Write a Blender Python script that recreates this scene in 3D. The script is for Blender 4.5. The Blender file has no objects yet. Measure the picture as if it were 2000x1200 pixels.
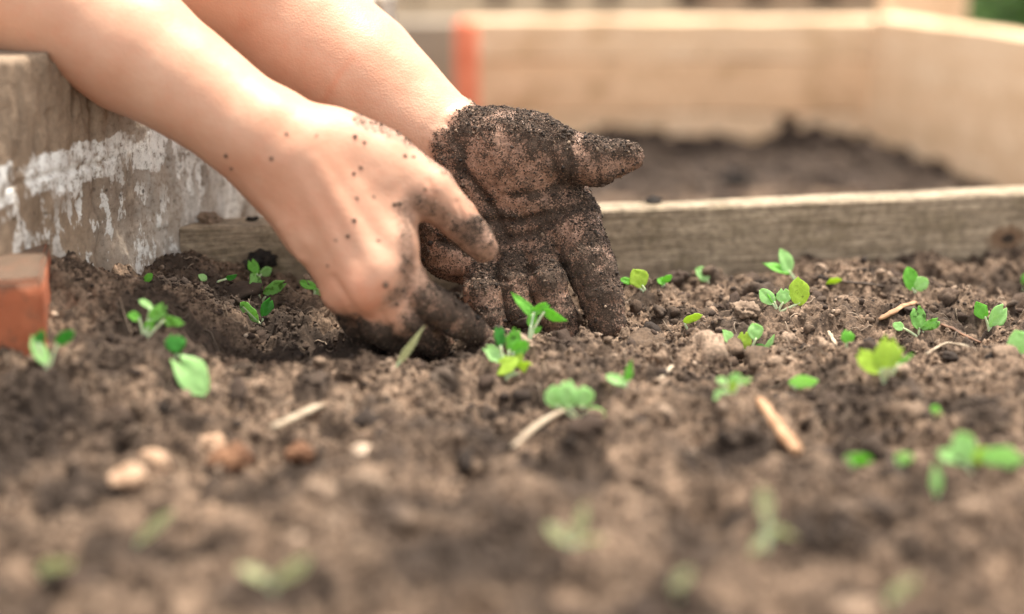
import bpy, math, random
import numpy as np
from mathutils import Vector
R = math.radians
rng = np.random.default_rng(7)
random.seed(7)
sc = bpy.context.scene

# ------------------------------------------------------------------ camera
CAM_H, PITCH, LENS = 0.287, R(16.0), 60.0
cam_d = bpy.data.cameras.new('camera')
cam = bpy.data.objects.new('camera', cam_d)
sc.collection.objects.link(cam)
cam.location = (0, 0, CAM_H)
cam.rotation_euler = (R(90) - PITCH, 0, 0)
cam_d.lens = LENS
cam_d.sensor_width = 36.0
cam_d.clip_start = 0.01
cam_d.clip_end = 500
cam_d.dof.use_dof = True
cam_d.dof.focus_distance = 0.995
cam_d.dof.aperture_fstop = 2.1
sc.camera = cam

# ------------------------------------------------------------------ light
SUN_DIR = Vector((0.16, 0.26, 1.0)).normalized()        # towards the sun
elev = math.asin(SUN_DIR.z)
azim = math.atan2(SUN_DIR.x, SUN_DIR.y)
world = bpy.data.worlds.new("World")
sc.world = world
world.use_nodes = True
wn = world.node_tree.nodes
wl = world.node_tree.links
sky = wn.new('ShaderNodeTexSky')
sky.sky_type = 'NISHITA'
sky.sun_disc = False
sky.sun_elevation = elev
sky.sun_rotation = azim
sky.dust_density = 2.0
sky.air_density = 1.0
sky.ozone_density = 1.0
hs = wn.new('ShaderNodeHueSaturation')          # thin bright cloud: the sky light is nearly white
hs.inputs['Saturation'].default_value = 0.30
mt_ = wn.new('ShaderNodeMix'); mt_.data_type = 'RGBA'; mt_.blend_type = 'MULTIPLY'
mt_.inputs[0].default_value = 1.0; mt_.inputs[7].default_value = (1.0, 0.97, 0.89, 1)
wl.new(sky.outputs[0], hs.inputs['Color']); wl.new(hs.outputs[0], mt_.inputs[6])
wl.new(mt_.outputs[2], wn['Background'].inputs[0])
wn['Background'].inputs[1].default_value = 0.145
sun_d = bpy.data.lights.new('sun', 'SUN')
sun_d.energy = 2.3
sun_d.angle = R(4.0)
sun_d.color = (1.0, 0.95, 0.84)
sun = bpy.data.objects.new('sun', sun_d)
sc.collection.objects.link(sun)
sun.rotation_euler = (-SUN_DIR).to_track_quat('-Z', 'Y').to_euler()
sc.view_settings.view_transform = 'Standard'
sc.view_settings.look = 'None'
sc.view_settings.exposure = 1.80
sc.view_settings.gamma = 1.0
sc.render.engine = 'CYCLES'
sc.cycles.use_denoising = True
sc.cycles.max_bounces = 6

# ------------------------------------------------------------------ maths helpers
F = 2000 * LENS / 36.0
C0 = np.array([0, 0, CAM_H])
FWD = np.array([0, math.cos(PITCH), -math.sin(PITCH)])
UP = np.array([0, math.sin(PITCH), math.cos(PITCH)])
RT = np.array([1.0, 0, 0])


def P(px, py, d):
    return C0 + d * (FWD + (px - 1000) / F * RT - (py - 600) / F * UP)


def to_px(V):
    W = V - C0
    d = W @ FWD
    return 1000 + F * (W @ RT) / d, 600 - F * (W @ UP) / d, d


def sstep(a, b, x):
    t = np.clip((x - a) / (b - a), 0, 1)
    return t * t * (3 - 2 * t)


LAT = rng.random((64, 64, 64)).astype(np.float32)


def vnoise(X, Y, Z):
    xi = np.floor(X).astype(np.int64); yi = np.floor(Y).astype(np.int64); zi = np.floor(Z).astype(np.int64)
    fx = X - xi; fy = Y - yi; fz = Z - zi
    fx = fx * fx * (3 - 2 * fx); fy = fy * fy * (3 - 2 * fy); fz = fz * fz * (3 - 2 * fz)
    r = 0
    for a in (0, 1):
        wa = fx if a else 1 - fx
        for b in (0, 1):
            wb = fy if b else 1 - fy
            for c in (0, 1):
                wc = fz if c else 1 - fz
                r = r + wa * wb * wc * LAT[(xi + a) & 63, (yi + b) & 63, (zi + c) & 63]
    return r * 2 - 1


def fbm(X, Y, Z, s, octs=4, gain=0.5, off=0.0):
    a, t, r = 1.0, 0.0, 0
    for o in range(octs):
        q = s * 2.03 ** o
        r = r + a * vnoise(X * q + off + 11.3 * o, Y * q + off + 3.7 * o, Z * q + off + 7.9 * o)
        t += a
        a *= gain
    return r / t


# ------------------------------------------------------------------ object helpers
def mk_mesh(name, V, Fa, smooth=True):
    me = bpy.data.meshes.new(name)
    V = np.ascontiguousarray(V, dtype=np.float32)
    Fa = np.ascontiguousarray(Fa, dtype=np.int32)
    n, k = Fa.shape
    me.vertices.add(len(V)); me.vertices.foreach_set('co', V.ravel())
    me.loops.add(n * k); me.loops.foreach_set('vertex_index', Fa.ravel())
    me.polygons.add(n)
    me.polygons.foreach_set('loop_start', np.arange(0, n * k, k, dtype=np.int32))
    me.polygons.foreach_set('use_smooth', np.full(n, smooth, dtype=bool))
    me.update(calc_edges=True)
    me.validate()
    return me


def link(name, me, mat=None, parent=None):
    o = bpy.data.objects.new(name, me)
    sc.collection.objects.link(o)
    if mat is not None:
        me.materials.append(mat)
    if parent is not None:
        o.parent = parent
        o.matrix_parent_inverse = parent.matrix_world.inverted()
    return o


def tag(o, label=None, cat=None, group=None, kind=None):
    if label: o['label'] = label
    if cat: o['category'] = cat
    if group: o['group'] = group
    if kind: o['kind'] = kind
    return o


def empty(name, loc):
    o = bpy.data.objects.new(name, None)
    sc.collection.objects.link(o)
    o.location = loc
    o.empty_display_size = 0.01
    bpy.context.view_layer.update()
    return o


def attr(me, name, vals):
    a = me.attributes.new(name, 'FLOAT', 'POINT')
    a.data.foreach_set('value', np.ascontiguousarray(vals, dtype=np.float32))


# ------------------------------------------------------------------ material helpers
class NT:
    def __init__(s, name):
        s.m = bpy.data.materials.new(name)
        s.m.use_nodes = True
        s.t = s.m.node_tree
        s.b = s.t.nodes['Principled BSDF']
        s.b.inputs['Specular IOR Level'].default_value = 0.3

    def n(s, typ, **kw):
        x = s.t.nodes.new(typ)
        for k, v in kw.items():
            if hasattr(x, k) and not k[0].isupper():
                setattr(x, k, v)
            else:
                s.set(x.inputs[k.replace('_', ' ')] if k.replace('_', ' ') in x.inputs else x.inputs[k], v)
        return x

    def set(s, inp, v):
        if isinstance(v, bpy.types.NodeSocket):
            s.t.links.new(v, inp)
        else:
            if inp.type == 'RGBA' and len(v) == 3:
                v = (*v, 1)
            inp.default_value = v

    def coord(s, scale=(1, 1, 1), rot=(0, 0, 0), loc=(0, 0, 0)):
        c = s.t.nodes.new('ShaderNodeTexCoord')
        mp = s.t.nodes.new('ShaderNodeMapping')
        mp.inputs['Scale'].default_value = scale
        mp.inputs['Rotation'].default_value = rot
        mp.inputs['Location'].default_value = loc
        s.t.links.new(c.outputs['Object'], mp.inputs['Vector'])
        return mp.outputs[0]

    def noise(s, vec, scale, detail=4, rough=0.55, dist=0.0):
        x = s.t.nodes.new('ShaderNodeTexNoise')
        s.t.links.new(vec, x.inputs['Vector'])
        x.inputs['Scale'].default_value = scale
        x.inputs['Detail'].default_value = detail
        x.inputs['Roughness'].default_value = rough
        x.inputs['Distortion'].default_value = dist
        return x.outputs['Fac']

    def voro(s, vec, scale, feature='F1', out='Distance'):
        x = s.t.nodes.new('ShaderNodeTexVoronoi')
        x.feature = feature
        s.t.links.new(vec, x.inputs['Vector'])
        x.inputs['Scale'].default_value = scale
        return x.outputs[out]

    def rng(s, v, a, b, c=0.0, d=1.0, smooth=False):
        x = s.t.nodes.new('ShaderNodeMapRange')
        if smooth: x.interpolation_type = 'SMOOTHSTEP'
        s.set(x.inputs[0], v)
        for i, q in enumerate((a, b, c, d)):
            s.set(x.inputs[i + 1], q)
        return x.outputs[0]

    def math(s, op, a, b=None, c=None):
        x = s.t.nodes.new('ShaderNodeMath')
        x.operation = op
        s.set(x.inputs[0], a)
        if b is not None: s.set(x.inputs[1], b)
        if c is not None: s.set(x.inputs[2], c)
        return x.outputs[0]

    def mix(s, f, a, b, mode='MIX'):
        x = s.t.nodes.new('ShaderNodeMix')
        x.data_type = 'RGBA'
        x.blend_type = mode
        s.set(x.inputs[0], f)
        s.set(x.inputs[6], a)
        s.set(x.inputs[7], b)
        return x.outputs[2]

    def attr(s, name):
        x = s.t.nodes.new('ShaderNodeAttribute')
        x.attribute_name = name
        return x.outputs['Fac']

    def island(s):
        return s.t.nodes.new('ShaderNodeNewGeometry').outputs['Random Per Island']

    def bump(s, h, strength=0.5, dist=0.001, normal=None):
        x = s.t.nodes.new('ShaderNodeBump')
        s.set(x.inputs['Height'], h)
        x.inputs['Strength'].default_value = strength
        x.inputs['Distance'].default_value = dist
        if normal is not None: s.set(x.inputs['Normal'], normal)
        s.set(s.b.inputs['Normal'], x.outputs[0])
        return x.outputs[0]

    def out(s, col=None, rough=None):
        if col is not None: s.set(s.b.inputs['Base Color'], col)
        if rough is not None: s.set(s.b.inputs['Roughness'], rough)
        return s.m


def soil_mat(name='soil', tint=1.0):
    m = NT(name)
    c = m.coord()
    big = m.noise(c, 9, 5, 0.6)
    med = m.noise(c, 60, 5, 0.65)
    fine = m.noise(c, 420, 4, 0.7)
    col = m.mix(m.rng(med, 0.36, 0.66), (0.055 * tint, 0.034 * tint, 0.022 * tint), (0.40 * tint, 0.265 * tint, 0.178 * tint))
    wet_shade = m.rng(m.math('ADD', m.attr('damp_shade'), m.math('MULTIPLY', m.math('SUBTRACT', med, .5), 1.2)), .25, .75, 0, .9)
    col = m.mix(wet_shade, col, (0.034 * tint, 0.023 * tint, 0.017 * tint))
    col = m.mix(m.rng(big, 0.52, 0.72, 0, 0.55), col, (0.085 * tint, 0.058 * tint, 0.043 * tint))
    col = m.mix(m.rng(fine, 0.38, 0.6, 0.75, 0), col, (0.035, 0.023, 0.016))
    h = m.math('ADD', m.math('MULTIPLY', fine, 0.5), m.noise(c, 1100, 3, 0.7))
    m.bump(h, 0.9, 0.0009)
    return m.out(col, 0.95)


def crumb_mat(name='crumb'):
    m = NT(name)
    c = m.coord()
    i = m.island()
    n = m.noise(c, 500, 4, 0.7)
    cr = m.n('ShaderNodeValToRGB')
    e = cr.color_ramp.elements
    e[0].position = 0.0; e[0].color = (0.02, 0.014, 0.011, 1)
    e[1].position = 1.0; e[1].color = (0.50, 0.36, 0.26, 1)
    for p, q in ((0.22, (0.07, 0.043, 0.03, 1)), (0.42, (0.125, 0.081, 0.053, 1)), (0.8, (0.29, 0.195, 0.132, 1)), (0.97, (0.36, 0.25, 0.175, 1))):
        el = e.new(p); el.color = q
    m.set(cr.inputs[0], i)
    col = m.mix(m.rng(n, 0.38, 0.58, 0.7, 0), cr.outputs[0], (0.04, 0.026, 0.018))
    wet_shade = m.rng(m.math('ADD', m.attr('damp_shade'), m.math('MULTIPLY', m.math('SUBTRACT', i, .5), .7)), .3, .8, 0, .85)
    col = m.mix(wet_shade, col, (0.036, 0.024, 0.018))
    m.bump(m.noise(c, 900, 3, 0.7), 0.8, 0.0007)
    return m.out(col, 0.95)


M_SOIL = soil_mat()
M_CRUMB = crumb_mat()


# ------------------------------------------------------------------ layout: board, wall lines
BL = P(360, 447, 1.045); BR = P(2000, 378, 1.144)
ZT = 0.5 * (BL[2] + BR[2])
bdir = (BR - BL)[:2]; bdir /= np.linalg.norm(bdir)
bnor = np.array([-bdir[1], bdir[0]])            # away from camera
W0 = P(100, 575, 0.95)
WDIR = np.array([math.sin(R(27)), math.cos(R(27))])
WN = np.array([math.cos(R(27)), -math.sin(R(27))])    # visible side


def board_s(x, y):      # signed distance behind the board's front face
    return (x - BL[0]) * bnor[0] + (y - BL[1]) * bnor[1]


def wall_s(x, y):
    return (x - W0[0]) * WN[0] + (y - W0[1]) * WN[1]


# dark hollows / mounds given as ground points (px,py -> z=0 plane), radius m, height m
def g0(px, py, z=0.0):
    v = (py - 600) / F
    d = (CAM_H - z) / (math.sin(PITCH) + v * math.cos(PITCH))
    return P(px, py, d)


BUMPS = []
for px, py, r, h in ((40, 700, .05, .016), (60, 668, .03, .012), (380, 560, .035, .008), (560, 560, .03, .007), (640, 600, .022, .006), (720, 570, .03, .007),
                     (1450, 620, .035, .007), (1540, 620, .02, .006), (1780, 640, .035, .010), (1850, 590, .03, .004), (1960, 548, .05, -.020), (1860, 545, .03, -.008),
                     (1300, 600, .03, .004), (1650, 560, .03, .006), (1200, 700, .05, .004), (700, 760, .05, .007), (140, 650, .04, .006),
                     (480, 690, .04, -.004), (840, 695, .03, -.010), (770, 690, .03, -.008), (1040, 665, .02, -.004), (1700, 860, .03, -.009), (1640, 850, .02, -.007),
                     (1400, 880, .025, -.006), (940, 830, .03, -.005), (640, 900, .025, -.007), (330, 1050, .024, -.022), (1640, 868, .05, -.012), (1750, 1000, .03, -.015), (1380, 980, .03, -.014), (520, 870, .02, -.012), (80, 990, .03, -.012), (900, 900, .02, -.012), (1390, 860, .02, -.012), (430, 700, .015, -.010), (260, 730, .02, -.010), (1080, 930, .02, -.012), (960, 775, .014, -.012), (1460, 745, .012, -.012), (450, 700, .02, -.006),
                     (200, 880, .03, -.007), (60, 880, .03, -.008), (1500, 900, .03, -.004), (1100, 1000, .04, .006), (800, 960, .04, .006),
                     (1800, 980, .05, .007), (1200, 880, .03, .005), (300, 800, .04, .006), (560, 1000, .05, .005), (1660, 780, .04, .005), (1900, 760, .04, .006)):
    q = g0(px, py)
    BUMPS.append((q[0], q[1], r, h))


def soil_h(x, y):
    Z = np.zeros_like(x)
    base = 0.030 * sstep(-0.10, -0.24, x) * sstep(0.70, 0.93, y)
    base = base + 0.003 * fbm(x, y, Z, 9, 2, off=3)
    for bx, by, r, h in BUMPS:
        base = base + h * np.exp(-((x - bx) ** 2 + (y - by) ** 2) / (r * r) * 1.6)
    # second bed beyond the board
    s = board_s(x, y)
    far = -0.070 + 0.020 * fbm(x, y, Z, 8, 4, off=21) + 0.012 * sstep(1.60, 1.86, y)
    for px, r, h in ((1240, .07, .030), (1545, .05, .034), (1640, .05, .016), (1040, .08, .018), (1420, .05, .01)):
        xx = (px - 1000) / F * 1.85
        far = far + h * np.exp(-((x - xx) ** 2 + (y - 1.86) ** 2) / (r * r) * 1.5)
    t = sstep(0.008, 0.020, s)
    base = base * (1 - t) + far * t
    # grainy structure
    w = 1 - 0.5 * t
    n1 = fbm(x, y, Z, 26, 3, off=40)
    n2 = np.abs(fbm(x, y, Z + .3, 70, 3, off=9))
    n3 = np.abs(fbm(x, y, Z + .7, 190, 3, 0.6, off=17))
    return base + w * (0.0130 * n1 + 0.0190 * (0.25 - n2) + 0.0075 * (0.25 - n3))


SHADE_SPOTS = []  # hollows and soil under the arms: their shade is put into the colour
for px, py, r in ((500, 640, .05), (330, 640, .03), (200, 610, .03), (620, 680, .05), (780, 690, .05), (450, 705, .015), (60, 840, .06), (200, 870, .05), (30, 900, .05),
                  (1440, 865, .035), (1380, 910, .03), (1660, 860, .04), (1720, 880, .03), (1740, 1000, .025), (330, 1060, .04), (250, 740, .03), (940, 830, .03),
                  (1070, 930, .03), (1480, 745, .015), (1900, 680, .03), (1700, 640, .012), (960, 775, .012), (600, 905, .03), (1880, 800, .03), (1370, 990, .03), (820, 1020, .04),
                  (1120, 700, .015), (520, 500, .03), (1620, 1060, .04), (900, 1120, .04), (160, 960, .03)):
    q = g0(px, py); SHADE_SPOTS.append((q[0], q[1], r * .8))


def damp_shade(x, y):  # moist patches by noise, plus shade painted into the soil colour
    Z = np.zeros_like(x)
    n = fbm(x, y, Z, 30, 4, .6, off=51)
    d = .65 * sstep(.06, .26, n)
    for a, b, r in SHADE_SPOTS:
        d = np.maximum(d, np.exp(-(((x - a) ** 2 + ((y - b) * 1.3) ** 2) / (r * r)) ** 1.3) * (.95 + 1.2 * n))
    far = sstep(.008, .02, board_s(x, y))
    fd = np.clip(sstep(1.55, 1.72, y + .12 * n) + .08, 0, 1)  # far bed darkened towards the planks: shade and dark soil in the colour
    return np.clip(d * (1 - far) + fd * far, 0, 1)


def axis(segs):
    out = []
    for a, b, st in segs:
        out.append(np.arange(a, b, st))
    out.append(np.array([segs[-1][1]]))
    return np.concatenate(out)


GX = axis(((-3.0, -0.6, .06), (-0.6, -0.35, .004), (-0.35, 0.40, .0011), (0.40, 0.8, .004), (0.8, 3.0, .06)))
GY = axis(((-0.4, 0.45, .02), (0.45, 0.75, .0020), (0.75, 1.15, .0011), (1.15, 1.95, .004)))
XX, YY = np.meshgrid(GX, GY, indexing='ij')
ZZ = soil_h(XX, YY)
nx, ny = XX.shape
ii = (np.arange(nx - 1)[:, None] * ny + np.arange(ny - 1)[None, :]).ravel()
o = link('soil', mk_mesh('soil', np.stack([XX, YY, ZZ], -1).reshape(-1, 3), np.stack([ii, ii + ny, ii + ny + 1, ii + 1], 1)), M_SOIL)
tag(o, kind='structure')
attr(o.data, 'damp_shade', damp_shade(XX, YY).ravel())


def gz(x, y):
    x = np.asarray(x, float); y = np.asarray(y, float)
    i = np.clip(np.searchsorted(GX, x) - 1, 0, nx - 2); j = np.clip(np.searchsorted(GY, y) - 1, 0, ny - 2)
    u = (x - GX[i]) / (GX[i + 1] - GX[i]); v = (y - GY[j]) / (GY[j + 1] - GY[j])
    return (ZZ[i, j] * (1 - u) * (1 - v) + ZZ[i + 1, j] * u * (1 - v) + ZZ[i, j + 1] * (1 - u) * v + ZZ[i + 1, j + 1] * u * v)


def hit(px, py):
    """depth where the sight line through a photo point meets the soil"""
    ds = np.linspace(0.45, 2.1, 3300)
    pts = C0[None] + ds[:, None] * (FWD + (px - 1000) / F * RT - (py - 600) / F * UP)[None]
    below = pts[:, 2] < gz(pts[:, 0], pts[:, 1])
    k = np.argmax(below) if below.any() else len(ds) - 1
    return ds[k]


# ------------------------------------------------------------------ lumps
def ico(sub):
    import bmesh
    bm = bmesh.new()
    bmesh.ops.create_icosphere(bm, subdivisions=sub, radius=1.0)
    V = np.array([v.co[:] for v in bm.verts]); Fa = np.array([[v.index for v in f.verts] for f in bm.faces])
    bm.free()
    return V, Fa


ICO = {k: ico(k) for k in (1, 2, 3, 4)}


def lumps(C, Rad, sub=1, squash=0.75, jit=0.25, noise=0.0, elong=0.4):
    V, Fa = ICO[sub]
    n = len(C)
    q = rng.normal(size=(n, 4)); q /= np.linalg.norm(q, axis=1)[:, None]
    w, x, y, z = q.T
    M = np.stack([1 - 2 * (y * y + z * z), 2 * (x * y - z * w), 2 * (x * z + y * w), 2 * (x * y + z * w), 1 - 2 * (x * x + z * z), 2 * (y * z - x * w),
                  2 * (x * z - y * w), 2 * (y * z + x * w), 1 - 2 * (x * x + y * y)], -1).reshape(n, 3, 3)
    S = 1 + elong * rng.uniform(-1, 1, (n, 1, 3))
    W = V[None] * S * (1 + jit * rng.uniform(-1, 1, (n, len(V), 1)))
    if noise:
        o_ = rng.uniform(0, 50, (n, 1, 3)); Q = V[None] * 1.3 + o_
        W = W * (1 + noise * (vnoise(Q[..., 0], Q[..., 1], Q[..., 2]) + 0.6 * vnoise(Q[..., 0] * 2.3, Q[..., 1] * 2.3, Q[..., 2] * 2.3)))[..., None]
    W = np.einsum('nij,nvj->nvi', M, W) * np.asarray(Rad)[:, None, None]
    W[..., 2] *= squash
    W += C[:, None, :]
    FF = (Fa[None] + (np.arange(n) * len(V))[:, None, None]).reshape(-1, 3)
    return W.reshape(-1, 3), FF


def soil_points(n, x0=-.36, x1=.42, y0=.48, y1=1.14):
    x = rng.uniform(x0, x1, n); y = rng.uniform(y0, y1, n)
    ok = (board_s(x, y) < -0.002) & (wall_s(x, y) > 0.002) & (np.abs(x) < 0.36 * y + 0.06)
    return x[ok], y[ok]


VS, FS, off = [], [], 0
def add(V, Fa):
    global off
    VS.append(V); FS.append(Fa + off); off += len(V)


for n, r0, r1, pw, sub, noi in ((110000, .0004, .0016, 2.2, 1, 0), (5500, .0014, .0036, 3, 2, .42), (260, .0035, .0075, 3, 3, .5), (170, .006, .012, 2, 3, .55)):
    x, y = soil_points(n)
    # clumpy distribution
    k = vnoise(x * 22, y * 22, x * 0 + 5) + 0.5 * vnoise(x * 60, y * 60, x * 0 + 9) > rng.uniform(-1.1, 0.5, len(x))
    x, y = x[k], y[k]
    rad = r0 + (r1 - r0) * rng.random(len(x)) ** pw
    c = np.stack([x, y, gz(x, y) + rad * (0.25 if r1 < .009 else -.25)], -1)
    add(*lumps(c, rad, sub, 0.8, 0.22 if sub == 1 else 0.05, noi))
x, y = soil_points(5200)
rad = .0008 + .0026 * rng.random(len(x)) ** 3
add(*lumps(np.stack([x, y, gz(x, y) + rad * .4], -1), rad, 1, .8, .25, 0, .88))
o = link('soil_crumbs', mk_mesh('soil_crumbs', np.concatenate(VS), np.concatenate(FS)), M_CRUMB)
attr(o.data, 'damp_shade', damp_shade(*np.concatenate(VS)[:, :2].T))
tag(o, 'loose crumbs and small clods of dry brown earth covering the bed', 'soil crumbs', kind='stuff')

# crumbs of the second bed
VS, FS, off = [], [], 0
x = rng.uniform(-.1, .75, 5000); y = rng.uniform(1.35, 1.86, 5000)
rad = .003 + .010 * rng.random(5000) ** 4
add(*lumps(np.stack([x, y, gz(x, y)], -1), rad, 2, .8, .08, .2))
o = link('far_bed_crumbs', mk_mesh('far_bed_crumbs', np.concatenate(VS), np.concatenate(FS)), M_CRUMB)
o.name = 'bed_crumbs'
attr(o.data, 'damp_shade', damp_shade(*np.concatenate(VS)[:, :2].T))
tag(o, 'blurred clods of earth inside the raised bed behind the low board', 'soil crumbs', kind='stuff')

# thin root hairs and fibres lying on the soil
def tubes(paths, radii, ns=5):
    V, Fa, off_ = [], [], 0
    for pts, r in zip(paths, radii):
        pts = np.asarray(pts, float); m = len(pts)
        rr = np.broadcast_to(np.asarray(r, float), (m,))
        T = np.gradient(pts, axis=0); T /= np.linalg.norm(T, axis=1)[:, None] + 1e-12
        ref = np.array([0.13, 0.2, 0.97]); A = np.cross(T, ref); A /= np.linalg.norm(A, axis=1)[:, None] + 1e-12
        B = np.cross(T, A)
        an = np.linspace(0, 2 * math.pi, ns, endpoint=False)
        ring = pts[:, None] + rr[:, None, None] * (np.cos(an)[None, :, None] * A[:, None] + np.sin(an)[None, :, None] * B[:, None])
        V.append(ring.reshape(-1, 3))
        for i in range(m - 1):
            for j in range(ns):
                a = off_ + i * ns + j; b = off_ + i * ns + (j + 1) % ns
                Fa.append((a, b, b + ns, a + ns))
        for e_, rev in ((0, True), (m - 1, False)):     # end caps from quads
            b0 = off_ + e_ * ns
            for j in range(1, ns - 2 + 1, 2):
                q_ = [b0, b0 + j, b0 + j + 1, b0 + min(j + 2, ns - 1)]
                if q_[3] == q_[2]: continue
                Fa.append(tuple(q_[::-1] if rev else q_))
        off_ += m * ns
    return np.concatenate(V), np.array(Fa)


def simple_mat(name, a, b, scale=80, rough=0.7, bump=0.3, sc3=(1, 1, 1)):
    m = NT(name); c = m.coord(sc3)
    m.bump(m.noise(c, scale * 3, 4), bump, 0.0006)
    return m.out(m.mix(m.rng(m.noise(c, scale, 5, .6), .35, .65), a, b), rough)


M_FIBRE = simple_mat('root_fibre', (0.06, 0.04, 0.03), (0.42, 0.31, 0.22), 15)
paths = []
x, y = soil_points(520, y0=.75)
for a, b in zip(x, y):
    t = rng.uniform(0, 6.28); L = rng.uniform(.006, .022); k = rng.normal() * 60
    s = np.linspace(0, L, 7)
    xs = a + np.cumsum(np.cos(t + k * s)) * L / 7; ys = b + np.cumsum(np.sin(t + k * s)) * L / 7
    if (board_s(xs, ys) > -.004).any() or (wall_s(xs, ys) < .004).any(): continue
    zs = gz(xs, ys) + .0006 + .003 * np.sin(s / L * math.pi) * rng.random()
    paths.append(np.stack([xs, ys, zs], -1))
V, Fa = tubes(paths, [rng.uniform(.00015, .00035) for _ in paths], 4)
o = link('root_fibres', mk_mesh('root_fibres', V, Fa), M_FIBRE)
tag(o, 'fine pale and dark root fibres lying over the crumbly soil', 'fibres', kind='stuff')

# ground beyond the beds
m = NT('path_ground'); c = m.coord()
m.bump(m.noise(c, 40, 5), .4, .01)
m.out(m.mix(m.noise(c, 3, 5), (.42, .34, .26), (.60, .50, .40)), .9)
V = np.array([[-60, -20, -.16], [60, -20, -.16], [60, 120, -.16], [-60, 120, -.16]], float)
o = link('ground', mk_mesh('ground', V, np.array([[0, 1, 2, 3]])), m.m); tag(o, kind='structure')


# ------------------------------------------------------------------ wood
def wood(name, a, b, dark, along='x', sc_=1.0, bump=.5, weather=None, knots=True, knot_at=None):
    m = NT(name)
    s3 = {'x': (1, 14, 14), 'z': (14, 14, 1)}[along]
    c = m.coord(s3); u = m.coord()
    g = m.noise(c, 14 * sc_, 6, .7, .8)
    g2 = m.noise(c, 60 * sc_, 4, .6)
    col = m.mix(m.rng(g, .36, .64), a, b)
    col = m.mix(m.rng(g2, .55, .75, 0, .5), col, dark)
    if weather:
        col = m.mix(m.rng(m.noise(u, 22, 5, .65), .48, .68, 0, .75), col, weather)
    iso = m.noise(u, 170, 4, .7)
    col = m.mix(m.rng(iso, .38, .60, .45 if weather else .15, 0), col, dark)
    if knots:
        k = m.rng(m.voro(m.coord((5, 9, 9)), 1.0), .06, .16, 1, 0, True)
        col = m.mix(m.math('MULTIPLY', k, .55), col, dark)
    if knot_at:
        sx_ = m.n('ShaderNodeSeparateXYZ'); m.set(sx_.inputs[0], u)
        ax_ = m.math('MULTIPLY', m.math('SUBTRACT', sx_.outputs['X'], knot_at[0]), .7)
        az_ = m.math('SUBTRACT', sx_.outputs['Z'], knot_at[1])
        rr_ = m.math('SQRT', m.math('ADD', m.math('MULTIPLY', ax_, ax_), m.math('MULTIPLY', az_, az_)))
        rr_ = m.math('ADD', rr_, m.math('MULTIPLY', m.math('SUBTRACT', iso, .5), .008))
        col = m.mix(m.rng(rr_, .006, .012, .8, 0, True), col, (.16, .08, .04))
        col = m.mix(m.rng(rr_, .002, .0045, .9, 0, True), col, (.02, .014, .01))
    m.bump(m.math('ADD', g, g2), bump, .0015)
    return m.out(col, .8)


def box_mesh(name, L, T, H, bev=.0015, nseg=60, warp=.0012, seed=0):
    """plank from x 0..L, y 0..T, z 0..H, subdivided along x with a rounded section and slight unevenness"""
    b = bev
    sec = [(b, 0), (T - b, 0), (T, b), (T, H - b), (T - b, H), (b, H), (0, H - b), (0, H * .66), (0, H * .33), (0, b)]
    sec = np.array(sec)
    k = len(sec); xs = np.linspace(0, L, nseg + 1)
    V = np.zeros((nseg + 1, k, 3)); V[..., 0] = xs[:, None]; V[..., 1] = sec[None, :, 0]; V[..., 2] = sec[None, :, 1]
    wn_ = vnoise(V[..., 0] * 25 + seed, V[..., 1] * 40 + seed, V[..., 2] * 40)
    V[..., 1] += warp * wn_; V[..., 2] += warp * vnoise(V[..., 0] * 25 + 9 + seed, V[..., 1] * 30, V[..., 2] * 30)
    Fa = []
    for i in range(nseg):
        for j in range(k):
            a = i * k + j; c_ = i * k + (j + 1) % k
            Fa.append((a, a + k, c_ + k, c_))
    for e_, rev in ((0, False), (nseg, True)):
        b0 = e_ * k
        for q in ((0, 1, 2, 9), (9, 2, 3, 8), (8, 3, 7, 8), (7, 3, 4, 6), (6, 4, 5, 6)):
            q = [b0 + t for t in q]
            q = list(dict.fromkeys(q))
            if len(q) == 3: q = [q[0], q[1], q[2], q[2]]
            Fa.append(q[::-1] if rev else q)
    V = V.reshape(-1, 3)
    me = bpy.data.meshes.new(name)
    me.from_pydata([tuple(v) for v in V], [], [tuple(dict.fromkeys(f)) for f in map(lambda t: [int(z) for z in t], Fa)])
    me.polygons.foreach_set('use_smooth', np.zeros(len(me.polygons), bool))
    me.update()
    return me


def plank(name, p0, p1, zb, zt, T, mat, parent=None, seed=0, bev=.0015, warp=.0012, nseg=60):
    """plank whose front bottom edge runs p0->p1 (xy); thickness goes away from the camera"""
    p0 = np.array(p0[:2]); p1 = np.array(p1[:2]); L = np.linalg.norm(p1 - p0)
    me = box_mesh(name, L, T, zt - zb, bev, nseg, warp, seed)
    a = math.atan2(p1[1] - p0[1], p1[0] - p0[0])
    import mathutils
    o = link(name, me, mat)
    Mx = mathutils.Matrix.Translation((p0[0], p0[1], zb)) @ mathutils.Matrix.Rotation(a, 4, 'Z')
    if parent is None:
        o.matrix_world = Mx
    else:
        o.parent = parent
        o.matrix_parent_inverse = parent.matrix_world.inverted()
        o.matrix_basis = Mx
    return o


M_WEATHERED = wood('weathered_wood', (.25, .185, .12), (.58, .445, .31), (.06, .042, .03), sc_=1.2, weather=(.20, .15, .085), bump=1.0, knot_at=(float(np.dot((P(1978, 472, 1.143) - BL)[:2], bdir)) + .003, P(1978, 472, 1.143)[2] + .10))
p0 = BL[:2] - bdir * .003
p1 = BR[:2] + bdir * .9
o = plank('edging_board', p0, p1, -.10, ZT, .024, M_WEATHERED, seed=3, nseg=220, warp=.0009)
tag(o, 'low weathered grey-brown timber board edging the soil behind the hands', 'board')

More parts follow.
